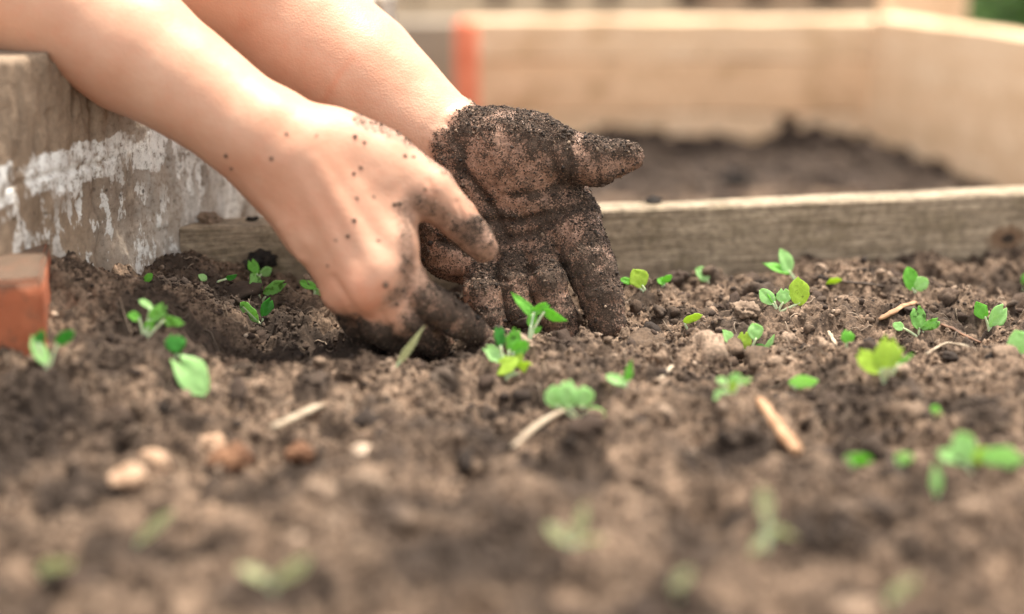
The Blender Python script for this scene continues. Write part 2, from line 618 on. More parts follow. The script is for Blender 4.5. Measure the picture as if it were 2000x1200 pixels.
# ------------------------------------------------------------------ concrete wall on the left
ZW = P(20, 105, .92)[2]
def wall_mesh():
    # local: u along the wall 0..L, v height, w thickness. face grid with relief
    L, H, T = 0.62, ZW + .14, .10
    us = np.arange(0, L + 1e-6, .0016); vs = np.concatenate([np.arange(0, .12, .02), np.arange(.12, H - .001, .0016), [H]])
    U, Vv = np.meshgrid(us, vs, indexing='ij')
    Z0 = U * 0
    rel = .0042 * fbm(U, Vv, Z0, 18, 6, .6, off=5) + .0018 * fbm(U * 2.2, Vv * .5, Z0, 80, 3, off=8)
    pit = vnoise(U * 130, Vv * 70, Z0 + 3)
    rel -= .0016 * sstep(.55, .8, pit)
    # ragged block joints
    for uu, amp in ((.285, .0045), (.46, .003)):
        dd = np.abs(U - uu - .003 * fbm(Vv, Z0, Z0, 60, 3, off=2)); rel -= amp * np.exp(-(dd / .0030) ** 2) * (vnoise(Vv * 45, U * 5, Z0) > -.25)
    hj = np.abs(Vv - (.14 + .098) - .002 * fbm(U, Z0, Z0, 60, 3, off=6)); rel -= .0022 * np.exp(-(hj / .0012) ** 2) * (U < .30) * (U > .21)
    top = H - Vv
    rel -= .0025 * np.exp(-top / .0015) * (1 + vnoise(U * 60, Z0, Z0))
    nu, nv = U.shape
    front = np.stack([U, -rel, Vv], -1).reshape(-1, 3)
    back = np.stack([U, np.full_like(U, T), Vv], -1)
    Fa = []
    i = (np.arange(nu - 1)[:, None] * nv + np.arange(nv - 1)[None, :]).ravel()
    Fq = np.stack([i, i + nv, i + nv + 1, i + 1], 1)
    # back sheet coarse: 4 corners + top/side strips
    n0 = len(front)
    topb = back[:, -1, :]
    V = np.concatenate([front, topb, np.array([[0, T, 0], [L, T, 0]])])
    k = np.arange(nu - 1)
    Ft = np.stack([k * nv + nv - 1, (k + 1) * nv + nv - 1, n0 + k + 1, n0 + k], 1)
    Fe = [(0, nv - 1, n0, n0 + nu), ((nu - 1) * nv, n0 + nu + 1, n0 + nu - 1, (nu - 1) * nv + nv - 1), (n0, n0 + nu - 1, n0 + nu + 1, n0 + nu)]
    return V, np.concatenate([Fq, Ft, np.array(Fe)])


m = NT('rough_concrete'); c = m.coord(); cs = m.coord((3, 3, .7))
n1 = m.noise(c, 14, 6, .65); n2 = m.noise(cs, 40, 5, .65); n3 = m.noise(c, 300, 4, .7)
col = m.mix(m.rng(n1, .35, .65), (.19, .13, .086), (.38, .275, .19))
col = m.mix(m.rng(n2, .52, .72, 0, .6), col, (.13, .10, .075))
sx = m.n('ShaderNodeSeparateXYZ'); m.set(sx.inputs[0], c)
# whitewash: a horizontal band with torn edges and streaky flecks
zz = m.math('ADD', sx.outputs['Z'], m.math('MULTIPLY', m.math('SUBTRACT', m.noise(m.coord((1, 1, 1)), 28, 5, .7), .5), .030))
BAND = .14 + .099
band = m.rng(m.math('ABSOLUTE', m.math('SUBTRACT', zz, BAND)), .0105, .0130, 1, 0, True)
gap = m.rng(m.noise(m.coord((1, 1, .5)), 34, 5, .7), .42, .50, 0, 1)
band = m.math('MULTIPLY', band, gap)
fl = m.rng(m.noise(m.coord((1, 1, .38), loc=(3, 0, 0)), 75, 5, .68), .52, .56, 0, 1)
up = m.rng(sx.outputs['Z'], BAND - .005, BAND + .008, 1, 0)
right = m.rng(sx.outputs['X'], .12, .40, .5, 1.0)
fl = m.math('MULTIPLY', m.math('MULTIPLY', fl, up), m.math('MULTIPLY', right, m.rng(m.noise(c, 13, 3, .5), .42, .58)))
wh = m.math('MAXIMUM', band, fl)
wash = m.math('MULTIPLY', m.rng(sx.outputs['X'], .27, .42, 0, .9), m.rng(m.noise(m.coord((1, 1, .3)), 30, 5), .35, .6))
wh = m.math('MAXIMUM', wh, wash)
wh = m.math('MULTIPLY', wh, m.rng(n3, .34, .44, .25, 1))
col = m.mix(wh, col, (.90, .87, .82))
pits = m.rng(m.voro(c, 110), .10, .18, 1, 0)
pits = m.math('MULTIPLY', pits, m.rng(m.noise(c, 25, 3), .52, .6))
col = m.mix(m.math('MULTIPLY', pits, .8), col, (.05, .035, .025))
m.bump(m.math('ADD', n3, m.math('MULTIPLY', n2, .7)), .7, .0012)
col = m.mix(m.rng(n3, .3, .6, .4, 0), col, (.12, .085, .06))
M_CONC = m.out(col, .92)
V, Fa = wall_mesh()
wl_o = link('concrete_wall', mk_mesh('concrete_wall', V, Fa), M_CONC)
start = W0[:2] - WDIR * .24
wl_o.location = (start[0], start[1], -.14)
wl_o.rotation_euler = (0, 0, math.atan2(WDIR[1], WDIR[0]))
tag(wl_o, 'rough grey-brown concrete block wall with flaking white paint, left of the soil', 'wall')

# ------------------------------------------------------------------ terracotta brick
def brick():
    root_p = P(80, 545, .868)
    import bmesh
    bm = bmesh.new()
    bmesh.ops.create_cube(bm, size=1)
    for v in bm.verts: v.co = Vector(((v.co.x - .5) * .11, (v.co.y + .5) * .085, (v.co.z + .5) * .10))
    bmesh.ops.bevel(bm, geom=bm.edges[:], offset=.0012, segments=2, affect='EDGES')
    bmesh.ops.subdivide_edges(bm, edges=bm.edges[:], cuts=9, use_grid_fill=True)
    for v in bm.verts:
        n = vnoise(np.array([v.co.x * 90 + 5]), np.array([v.co.y * 90]), np.array([v.co.z * 90]))[0]
        n2 = vnoise(np.array([v.co.x * 260 + 5]), np.array([v.co.y * 260]), np.array([v.co.z * 260]))[0]
        v.co += Vector((1, .7, .9)) * (.0012 * float(n) + .0008 * float(n2))
    me = bpy.data.meshes.new('brick'); bm.to_mesh(me); bm.free()
    me.polygons.foreach_set('use_smooth', np.ones(len(me.polygons), bool))
    m = NT('terracotta'); c = m.coord()
    g = m.n('ShaderNodeNewGeometry'); s = m.n('ShaderNodeSeparateXYZ'); m.set(s.inputs[0], g.outputs['Normal'])
    col = m.mix(m.noise(c, 60, 5, .6), (.34, .09, .04), (.48, .16, .08))
    dust = m.math('MULTIPLY', m.rng(s.outputs['Z'], .35, .7), m.rng(m.noise(c, 90, 4), .25, .5, .85, 1))
    col = m.mix(dust, col, (.13, .085, .058))
    col = m.mix(m.rng(m.noise(c, 70, 5, .7), .52, .66, 0, .75), col, (.15, .085, .055))
    m.bump(m.noise(c, 300, 5, .7), .9, .002)
    m.out(col, .92)
    o = link('brick', me, m.m)
    zt = root_p[2]
    o.location = (root_p[0], root_p[1], zt - .10)
    o.rotation_euler = (0, 0, R(12))
    tag(o, 'orange terracotta brick standing in the soil at the left, dusty on top', 'brick')
brick()

# ------------------------------------------------------------------ raised bed behind
M_PINE = wood('pale_pine', (.84, .575, .36), (.92, .70, .49), (.58, .34, .18), sc_=.5, bump=.15, weather=(.60, .38, .20))
M_PINE2 = wood('tan_pine', (.80, .51, .30), (.90, .63, .41), (.48, .26, .13), sc_=.5, bump=.15, weather=(.48, .29, .15))
M_GREYWOOD = wood('grey_wood', (.30, .235, .175), (.42, .34, .26), (.12, .09, .07), sc_=.5, bump=.2)
DB = 1.85
cx = P(1690, 280, DB); zt_b = P(1690, 32, DB)[2]
bed = empty('raised_bed', (cx[0], cx[1], -.15))
tag(bed, 'pale pine raised bed with tall planks standing behind the low board', 'raised bed')
xl = P(935, 280, DB)
z1 = P(1300, 112, DB)[2]; z2 = P(1300, 222, DB)[2]
plank('back_plank', (xl[0] - .02, cx[1]), (cx[0] + .02, cx[1]), z1 + .0015, zt_b, .03, M_PINE, bed, 5)
plank('back_plank', (xl[0] - .02, cx[1] - .001), (cx[0] + .02, cx[1] - .001), z2 + .0015, z1, .03, M_PINE2, bed, 6)
plank('back_plank', (xl[0] - .02, cx[1]), (cx[0] + .02, cx[1]), -.15, z2, .03, M_PINE, bed, 7)
sp = P(2000, 84, 1.64)
sd = np.array([sp[0] - cx[0], sp[1] - cx[1]]); sd /= np.linalg.norm(sd)
e1 = np.array([cx[0] + .001, cx[1] - .001]); e2 = e1 + sd * .75
plank('side_plank', e1, e2, -.15, zt_b + .004, .032, M_PINE, bed, 8)
# white painted post at the corner, behind
q = P(1742, 50, 1.93); q2 = P(1886, 50, 1.93)
o = plank('corner_post', (q[0], q[1]), (q2[0], q2[1]), -.15, .24, .07, M_PINE, bed, 9, nseg=10)
o['label'] = 'pale square post rising above the bed corner'

# red-orange stake and grey boards left of the bed
def stake():
    a = P(887, 200, 1.72); b = P(936, 200, 1.72)
    w = b[0] - a[0]
    n = 20; hs = np.array([-.15, 0, .05, P(900, 40, 1.72)[2] - .004, P(900, 34, 1.72)[2]]); rr = np.array([1, 1, 1, 1, .8]) * w / 2
    an = np.linspace(0, 2 * math.pi, n, endpoint=False)
    V = np.stack([np.stack([np.cos(an) * r + (a[0] + b[0]) / 2, np.sin(an) * r + a[1], an * 0 + h], -1) for h, r in zip(hs, rr)]).reshape(-1, 3)
    Fa = [(i * n + j, i * n + (j + 1) % n, (i + 1) * n + (j + 1) % n, (i + 1) * n + j) for i in range(len(hs) - 1) for j in range(n)]
    me = bpy.data.meshes.new('stake')
    me.from_pydata([tuple(v) for v in V], [], Fa + [tuple(range((len(hs) - 1) * n, len(hs) * n))])
    me.polygons.foreach_set('use_smooth', np.ones(len(me.polygons), bool))
    m = simple_mat('red_paint', (.66, .17, .085), (.78, .24, .13), 30, .6)
    o = link('garden_stake', me, m)
    tag(o, 'round orange-red stake standing just right of the far forearm', 'stake')
stake()
q = P(560, 60, 1.95); q2 = P(905, 60, 1.95)
o = plank('timber_board', (q[0], q[1]), (q2[0], q2[1]), -.15, P(800, 42, 1.95)[2], .03, M_GREYWOOD, None, 12)
tag(o, 'blurred grey-brown timber board left of the orange-red stake', 'board')

# ------------------------------------------------------------------ fence further back
fx0 = 3.0
fence = empty('slatted_fence', (P(1300, 0, fx0)[0], P(1300, 0, fx0)[1], -.16))
tag(fence, 'blurred brown and cream picket fence along the top edge of the picture', 'fence')
M_BROWNW = wood('brown_wood', (.33, .22, .14), (.46, .32, .22), (.14, .09, .06), along='z', sc_=.4, bump=.1, knots=False)
M_BACKING = wood('dark_backing', (.09, .065, .045), (.16, .11, .08), (.04, .03, .02), sc_=.4, bump=.1, knots=False)
M_CREAMW = wood('cream_wood', (.46, .35, .24), (.62, .49, .35), (.28, .2, .13), along='z', sc_=.4, bump=.1, knots=False)
for a, b, mm in ((600, 700, M_CREAMW), (712, 800, M_CREAMW), (812, 955, M_CREAMW), (985, 1068, M_CREAMW), (1098, 1172, M_CREAMW), (1200, 1318, M_CREAMW), (1372, 1462, M_BROWNW), (1496, 1590, M_BROWNW), (1630, 1735, M_BROWNW), (1750, 1840, M_BROWNW)):
    q = P(a, 20, fx0); q2 = P(b, 20, fx0)
    plank('picket', (q[0], q[1]), (q2[0], q2[1]), -.20, .55, .025, mm, fence, a, nseg=8)
q = P(560, 20, fx0 + .03); q2 = P(1850, 20, fx0 + .03)
plank('gap_backing', (q[0], q[1]), (q2[0], q2[1]), -.15, .09, .03, M_BACKING, fence, 1, nseg=20)  # dark backing added behind the pickets so the gaps look shaded
# low sill the pickets stand on
plank('sill', (q[0], q[1] - .075), (q2[0], q2[1] - .075), -.16, P(1300, 24, fx0)[2], .012, M_CREAMW, fence, 2, nseg=20)

# bush at the top right corner
def bush():
    c0 = P(2000, 40, 2.6)
    root = empty('bush', (c0[0], c0[1], -.16))
    tag(root, 'dark green leafy bush at the top right corner behind the bed', 'bush')
    n = 5200
    ctr = rng.normal(size=(90, 3)) * np.array([.050, .07, .085]) + np.array([c0[0], c0[1], -.03])
    cc = ctr[rng.integers(0, 90, n)] + rng.normal(size=(n, 3)) * .022
    u = rng.normal(size=(n, 3)); u /= np.linalg.norm(u, axis=1)[:, None]
    w = np.cross(u, rng.normal(size=(n, 3))); w /= np.linalg.norm(w, axis=1)[:, None]
    s = rng.uniform(.010, .022, n)[:, None]
    V = np.stack([cc - u * s, cc + w * s * .4 + [0, 0, .002], cc + u * s, cc - w * s * .4 + [0, 0, .002]], 1).reshape(-1, 3)
    m = NT('bush_leaf'); i = m.island()
    m.out(m.mix(i, (.02, .055, .012), (.10, .20, .035)), .5)
    link('foliage', mk_mesh('foliage', V, np.arange(n * 4).reshape(-1, 4), False), m.m, root)
    paths = []
    for k in range(9):
        e_ = ctr[k]; b = np.array([c0[0], c0[1], -.17])
        paths.append([b + (e_ - b) * t + [0, 0, .05 * math.sin(t * 3)] for t in np.linspace(0, 1, 6)])
    V, Fa = tubes(paths, [np.linspace(.007, .002, 6)] * 9, 7)
    link('stem', mk_mesh('stem', V, Fa), M_FIBRE, root)
bush()

# ------------------------------------------------------------------ the person: arms and hands as one surface
def prim(a, b, ra, rb):
    """a, b = (px, py, depth); ra, rb in photo pixels"""
    A = P(*a); B = P(*b)
    return (A, B, ra * a[2] / F, rb * b[2] / F)


def chain(pts, rs):
    return [prim(pts[i], pts[i + 1], rs[i], rs[i + 1]) for i in range(len(pts) - 1)]


# near (right) hand
nearA = []
nearA += chain([(80, -15, .955), (270, 100, .95), (365, 163, .945), (435, 213, .942), (520, 270, .936), (575, 310, .932)], [140, 120, 101, 92, 92, 88])
nearA += chain([(80, -15, .955), (-160, -170, .99), (-330, -270, 1.01), (-520, -420, 1.03)], [140, 160, 150, 158])
nearA += chain([(540, 262, .940), (600, 275, .936)], [70, 62])
nearA += chain([(470, 265, .945), (545, 340, .940), (600, 450, .935)], [70, 66, 50])
# metacarpals
nearA += chain([(625, 290, .928), (770, 478, .924)], [58, 37])
nearA += chain([(600, 310, .924), (738, 528, .918)], [55, 38])
nearA += chain([(580, 330, .926), (705, 562, .918)], [52, 36])
nearA += chain([(560, 350, .932), (668, 575, .926)], [52, 34])
nearA += chain([(640, 430, .945), (720, 500, .95)], [62, 55])       # palm flesh
nearA += chain([(690, 300, .935), (775, 385, .935)], [62, 46])      # web muscle
nearA += chain([(745, 365, .930), (772, 440, .930)], [45, 34])
nearA += chain([(650, 272, .935), (740, 315, .935), (835, 372, .935)], [56, 52, 46])
near_f = [
    chain([(760, 318, .935), (838, 372, .935), (893, 425, .94), (945, 486, .948)], [48, 48, 40, 27]),
    chain([(760, 480, .924), (812, 576, .930), (893, 626, .944), (942, 658, .956)], [38, 37, 32, 22]),
    chain([(738, 528, .918), (780, 620, .930), (850, 668, .962), (905, 700, .985)], [39, 37, 31, 24]),
    chain([(705, 562, .918), (740, 632, .932), (800, 680, .966), (850, 710, .99)], [37, 34, 30, 22]),
    chain([(668, 575, .926), (698, 628, .945), (750, 670, .97), (790, 700, .99)], [34, 30, 26, 20]),
]
near_f[0].append(prim((920, 455, .944), (935, 472, .945), 33, 31))
for (x, y, d, r) in ((772, 484, .9225, 32), (738, 534, .9168, 33), (704, 566, .9175, 31)):
    nearA.append(prim((x, y, d), (x + 3, y + 5, d), r, r))
# tendons on the back of the hand
tend = [chain([(635, 300, .9160), (765, 470, .9165)], [10, 12]), chain([(612, 318, .9106), (735, 520, .9103)], [10, 12]),
        chain([(590, 340, .9118), (702, 556, .9118)], [10, 12]), chain([(560, 395, .9225), (600, 470, .918)], [14, 12]),
        chain([(500, 350, .928), (560, 440, .922), (590, 500, .921)], [12, 12, 8])]

# far (left) hand, palm to the viewer
farA = []
farA += chain([(480, -50, 1.05), (615, 92, 1.045), (700, 150, 1.04), (775, 210, 1.035), (835, 262, 1.03), (880, 300, 1.028)], [160, 132, 120, 102, 90, 76])
farA += chain([(480, -50, 1.05), (270, -230, 1.06), (120, -330, 1.07), (-80, -480, 1.07)], [160, 165, 150, 160])
farA += chain([(905, 275, 1.02), (905, 330, 1.02)], [58, 60])
farA += chain([(925, 290, 1.014), (985, 294, 1.010), (1055, 298, 1.008)], [60, 67, 64])     # thenar
farA += chain([(930, 345, 1.018), (1035, 352, 1.014), (1085, 372, 1.018)], [62, 60, 42])
farA += chain([(890, 350, 1.02), (868, 430, 1.018), (880, 480, 1.02)], [62, 58, 50])        # hypothenar
farA += chain([(930, 350, 1.024), (1052, 405, 1.021), (1106, 440, 1.017)], [60, 62, 50])
farA += chain([(920, 370, 1.027), (995, 430, 1.026), (1054, 478, 1.020)], [60, 60, 44])
farA += chain([(900, 380, 1.024), (945, 450, 1.025), (1000, 490, 1.020)], [60, 55, 40])
farA += chain([(885, 400, 1.024), (905, 460, 1.023), (940, 508, 1.019)], [58, 52, 42])
for (x, y, d, r) in ((1112, 450, 1.014, 42), (1056, 482, 1.013, 36), (1000, 498, 1.013, 34), (940, 508, 1.013, 34), (880, 500, 1.012, 36)):
    farA.append(prim((x - 8, y, d), (x + 8, y + 4, d), r, r))
farA += chain([(1060, 350, 1.03), (1100, 400, 1.03)], [58, 52])
far_f = [
    chain([(1040, 298, 1.005), (1110, 306, 1.0), (1168, 318, .998), (1230, 309, 1.0)], [62, 46, 41, 24]),
    chain([(1114, 430, 1.014), (1150, 512, .997), (1174, 580, .991), (1187, 640, .990)], [54, 46, 39, 32]),
    chain([(1052, 490, 1.014), (1070, 556, .988), (1088, 612, .988), (1102, 668, .996)], [38, 34, 33, 29]),
    chain([(1003, 505, 1.016), (1003, 554, .992), (1016, 610, .990), (1036, 668, .996)], [34, 31, 30, 27]),
    chain([(940, 516, 1.018), (942, 580, .986), (952, 620, .986), (966, 668, .990)], [34, 35, 33, 29]),
]
far_f[0].append(prim((1205, 312, .999), (1232, 307, .999), 34, 23))
HANDS = [(nearA, near_f, tend), (farA, far_f, [])]
K_BODY, K_FJ, K_F = .012, .0012, .0055


def pd(Pt, p):
    A, B, ra, rb = p
    BA = B - A
    W = Pt - A
    t = np.clip((W @ BA) / (BA @ BA + 1e-12), 0, 1)
    D = W - t[..., None] * BA
    return np.sqrt((D * D).sum(-1)) - (ra + (rb - ra) * t)


def smin(a, b, k):
    h = np.maximum(k - np.abs(a - b), 0) / k
    return np.minimum(a, b) - h * h * k * .25


def group_sdf(Pt, prims, k, lim=None):
    r = None
    for p in prims:
        if lim is not None:
            c = Pt[len(Pt) // 2][None]
            if pd(c, p)[0] > lim: continue
        d = pd(Pt, p)
        r = d if r is None else smin(r, d, k)
    return r


def sdf(Pt, which=(0, 1), lim=None):
    best = np.full(len(Pt), .5)
    for h in which:
        body, fs, td = HANDS[h]
        b = group_sdf(Pt, body, K_BODY, lim)
        for t in td:
            t_ = group_sdf(Pt, t, .004, lim)
            if t_ is not None: b = t_ if b is None else smin(b, t_, .006)
        if b is not None: best = np.minimum(best, b)
        for f in fs:
            v = group_sdf(Pt, f, K_FJ, lim)
            if v is None: continue
            best = np.minimum(best, v if b is None else smin(b, v, K_F))
    return best


allP = np.array([q for h in HANDS for p in h[0] + sum(h[1], []) for q in (p[0], p[1])])
lo = allP.min(0) - .07; hi = allP.max(0) + .07
fine = .0011
xs = axis(((lo[0], -.36, .006), (-.36, -.16, .0022), (-.16, .10, fine)))
ys = axis(((lo[1], hi[1], .0013),))
zs = axis(((-.025, .14, fine), (.14, .24, .0022), (.24, hi[2], .006)))
shp = (len(xs), len(ys), len(zs))
vol = np.full(shp, .5, np.float32)
BS = 14
for i in range(0, shp[0] - 1, BS):
    for j in range(0, shp[1] - 1, BS):
        for k in range(0, shp[2] - 1, BS):
            i2, j2, k2 = min(i + BS, shp[0] - 1), min(j + BS, shp[1] - 1), min(k + BS, shp[2] - 1)
            c = np.array([[(xs[i] + xs[i2]) / 2, (ys[j] + ys[j2]) / 2, (zs[k] + zs[k2]) / 2]])
            hd = .5 * math.sqrt((xs[i2] - xs[i]) ** 2 + (ys[j2] - ys[j]) ** 2 + (zs[k2] - zs[k]) ** 2)
            m0 = min(float(pd(c, p)[0]) for h in HANDS for p in h[0] + sum(h[1], []))
            if m0 > hd + .008: continue
            if m0 < -hd - .008:
                vol[i:i2 + 1, j:j2 + 1, k:k2 + 1] = -.5; continue
            G = np.stack(np.meshgrid(xs[i:i2 + 1], ys[j:j2 + 1], zs[k:k2 + 1], indexing='ij'), -1)
            s_ = G.shape[:3]
            G = np.concatenate([G.reshape(-1, 3)])
            # put the block centre where the culling test looks
            mid = len(G) // 2
            save = G[mid].copy()
            val = None
            G2 = G.copy(); G2[mid] = c[0]
            val = sdf(G2, lim=hd + .022)
            v1 = sdf(save[None])
            val[mid] = v1[0]
            vol[i:i2 + 1, j:j2 + 1, k:k2 + 1] = val.reshape(s_)


def surface_nets(vol, xs, ys, zs):
    ins = vol < 0
    cnt = sum(ins[a:vol.shape[0] - 1 + a, b:vol.shape[1] - 1 + b, c:vol.shape[2] - 1 + c].astype(np.int8) for a in (0, 1) for b in (0, 1) for c in (0, 1))
    act = np.argwhere((cnt > 0) & (cnt < 8))
    idx = np.full([s - 1 for s in vol.shape], -1, np.int32)
    idx[act[:, 0], act[:, 1], act[:, 2]] = np.arange(len(act))
    acc = np.zeros((len(act), 3)); num = np.zeros(len(act))
    cs_ = [(a, b, c) for a in (0, 1) for b in (0, 1) for c in (0, 1)]
    for ca in cs_:
        for ax in range(3):
            if ca[ax]: continue
            cb = list(ca); cb[ax] = 1
            va = vol[act[:, 0] + ca[0], act[:, 1] + ca[1], act[:, 2] + ca[2]]
            vb = vol[act[:, 0] + cb[0], act[:, 1] + cb[1], act[:, 2] + cb[2]]
            m_ = (va < 0) != (vb < 0)
            t = np.where(m_, va / np.where(m_, va - vb, 1), 0)
            p = np.array(ca, float)[None] + np.zeros((len(act), 3)); p[:, ax] = t
            acc += p * m_[:, None]; num += m_
    pos = act + acc / num[:, None]
    V = np.stack([np.interp(pos[:, 0], np.arange(len(xs)), xs), np.interp(pos[:, 1], np.arange(len(ys)), ys), np.interp(pos[:, 2], np.arange(len(zs)), zs)], 1)
    Q = []
    for ax in range(3):
        a1, a2 = (ax + 1) % 3, (ax + 2) % 3
        sl0 = [slice(None)] * 3; sl1 = [slice(None)] * 3
        sl0[ax] = slice(0, -1); sl1[ax] = slice(1, None)
        A_, B_ = ins[tuple(sl0)], ins[tuple(sl1)]
        e = np.argwhere(A_ != B_)
        e = e[(e[:, a1] > 0) & (e[:, a2] > 0) & (e[:, a1] < vol.shape[a1] - 1) & (e[:, a2] < vol.shape[a2] - 1)]
        def cell(d1, d2):
            c = e.copy(); c[:, a1] += d1; c[:, a2] += d2
            return idx[c[:, 0], c[:, 1], c[:, 2]]
        q = np.stack([cell(-1, -1), cell(0, -1), cell(0, 0), cell(-1, 0)], 1)
        fl = ~A_[e[:, 0], e[:, 1], e[:, 2]]
        q[fl] = q[fl][:, ::-1]
        Q.append(q)
    Q = np.concatenate(Q)
    return V, Q[(Q >= 0).all(1)]


V, Q = surface_nets(vol, xs, ys, zs)
del vol
# light smoothing
def smooth(V, Q, it, lam):
    E = np.concatenate([Q[:, [0, 1]], Q[:, [1, 2]], Q[:, [2, 3]], Q[:, [3, 0]]])
    n = len(V); deg = np.bincount(E[:, 0], minlength=n) + np.bincount(E[:, 1], minlength=n)
    for _ in range(it):
        S = np.stack([np.bincount(E[:, 0], V[E[:, 1], a], n) + np.bincount(E[:, 1], V[E[:, 0], a], n) for a in range(3)], 1)
        V = V + lam * (S / np.maximum(deg, 1)[:, None] - V)
    return V
def normals(V, Q):
    fn = np.cross(V[Q[:, 2]] - V[Q[:, 0]], V[Q[:, 3]] - V[Q[:, 1]])
    N = np.stack([sum(np.bincount(Q[:, k], fn[:, a], len(V)) for k in range(4)) for a in range(3)], 1)
    return N / (np.linalg.norm(N, axis=1)[:, None] + 1e-12), fn
V = smooth(V, Q, 3, .5)
N, fn = normals(V, Q)
px, py, dd = to_px(V)
isfar = sdf(V, (1,)) < sdf(V, (0,))
facing = np.clip(-((V - C0) / np.linalg.norm(V - C0, axis=1)[:, None] * N).sum(1), 0, 1)


def polyd(px, py, pts):
    best = np.full(len(px), 1e9)
    for (x0, y0), (x1, y1) in zip(pts[:-1], pts[1:]):
        ux, uy = x1 - x0, y1 - y0
        t = np.clip(((px - x0) * ux + (py - y0) * uy) / (ux * ux + uy * uy), 0, 1)
        best = np.minimum(best, np.hypot(px - x0 - t * ux, py - y0 - t * uy))
    return best


# skin creases
crease = np.zeros(len(V))
FAR_CR = [([(862, 345), (905, 385), (930, 430), (940, 480)], 9, .0020), ([(1000, 382), (1060, 378), (1105, 356)], 11, .0014), ([(905, 330), (960, 400), (990, 470)], 8, .0016),
          ([(945, 432), (1010, 432), (1070, 420), (1140, 405)], 8, .0024), ([(860, 470), (930, 500), (980, 470), (1050, 455), (1100, 420)], 8, .0020),
          ([(890, 545), (925, 545), (985, 548)], 7, .0018), ([(985, 532), (1040, 532)], 7, .0018), ([(1040, 525), (1075, 528), (1110, 520)], 7, .0020),
          ([(1115, 490), (1150, 478), (1185, 470)], 7, .0005), ([(1138, 562), (1205, 555)], 6, .0005), ([(1070, 600), (1125, 592)], 6, .0005),
          ([(925, 612), (990, 605)], 6, .0005), ([(1108, 270), (1116, 350)], 7, .0014), ([(1165, 285), (1172, 360)], 5, .0010),
          ([(1060, 240), (1075, 300), (1090, 340)], 7, .0010), ([(880, 250), (905, 300), (900, 340)], 9, .0012)]
for pts, w, dep in FAR_CR:
    crease += isfar * dep * np.exp(-(polyd(px, py, pts) / w) ** 2) * sstep(.05, .4, facing)
NEAR_CR = [([(838, 355), (850, 385), (845, 410)], 6, .0006), ([(893, 395), (905, 430), (880, 455)], 5, .0007), ([(835, 560), (815, 600)], 6, .0008), ([(890, 600), (875, 640)], 5, .0007),
           ([(652, 545), (700, 620), (760, 640)], 9, .0012)]
for pts, w, dep in NEAR_CR:
    crease += (~isfar) * dep * np.exp(-(polyd(px, py, pts) / w) ** 2) * sstep(.05, .4, facing)

# how dirty each point is
n_b = fbm(V[:, 0], V[:, 1], V[:, 2], 55, 4, off=31)
n_m = fbm(V[:, 0], V[:, 1], V[:, 2], 160, 4, off=13)
n_f = fbm(V[:, 0], V[:, 1], V[:, 2], 450, 3, off=3)
# far hand: past the wrist line
sw = ((px - 885) * .80 + (py - 262) * .60)
far_d = .35 * sstep(-48, 0, sw + 40 * n_b + 20 * n_m) + .65 * sstep(-22, 26, sw + 34 * n_b + 26 * n_m)
dz_near = np.zeros(len(V))
dz_near = np.maximum(dz_near, sstep(-22, 24, (px - 905) * .72 + (py - 440) * .70 + 40 * n_b) * (py < 530) * (px > 800))                  # thumb tip
dz_near = np.maximum(dz_near, .85 * np.exp(-(polyd(px, py, [(793, 405), (796, 450), (796, 500), (800, 550), (770, 585)]) / 24) ** 2))       # web edge
dz_near = np.maximum(dz_near, .9 * np.exp(-(polyd(px, py, [(815, 395), (850, 415), (895, 445)]) / 34) ** 2) + 0)                   # under the thumb
dz_near = np.maximum(dz_near, .50 * np.exp(-(np.hypot((px - 800) * .8, py - 535) / 48) ** 2) * (1 + 1.2 * n_m))
dz_near = np.maximum(dz_near, .48 * np.exp(-(np.hypot(px - 850, (py - 400) * .9) / 42) ** 2) * (1 + 1.2 * n_m))
line = (py - (588 + .28 * (px - 640) - .0016 * np.clip(px - 740, 0, 400) ** 2))
dz_near = np.maximum(dz_near, .9 * sstep(-30, 20, (px - 800) * .8 - (py - 560) * -.2 + 24 * n_b) * (py > 505) * sstep(500, 525, py))
dz_near = np.maximum(dz_near, sstep(-8, 34, line + 18 * n_b + 12 * n_m) * (px > 600) * (py > 470))                                        # fingers
dz_near = np.maximum(dz_near, .62 * sstep(26, 6, polyd(px, py, [(700, 235), (760, 255), (820, 285), (880, 335), (935, 400)]) + 14 * n_b))
SP = [(693, 267, 5), (712, 278, 4), (791, 304, 4.5), (830, 370, 4), (705, 328, 4), (691, 340, 4), (697, 387, 4), (730, 384, 3), (691, 431, 5), (679, 462, 4), (753, 557, 6),
      (530, 311, 4), (441, 305, 4), (560, 262, 4), (808, 306, 3), (640, 520, 3), (770, 400, 5), (780, 398, 5), (740, 470, 3), (655, 470, 2.5), (618, 265, 2.5), (452, 330, 3), (745, 240, 5)]
spot = np.zeros(len(V))
for x, y, r in SP:
    spot = np.maximum(spot, sstep(r * 1.35, r * .6, np.hypot(px - x, py - y)))
dirt = np.where(isfar, far_d, np.clip(dz_near, 0, 1)) * 1.0
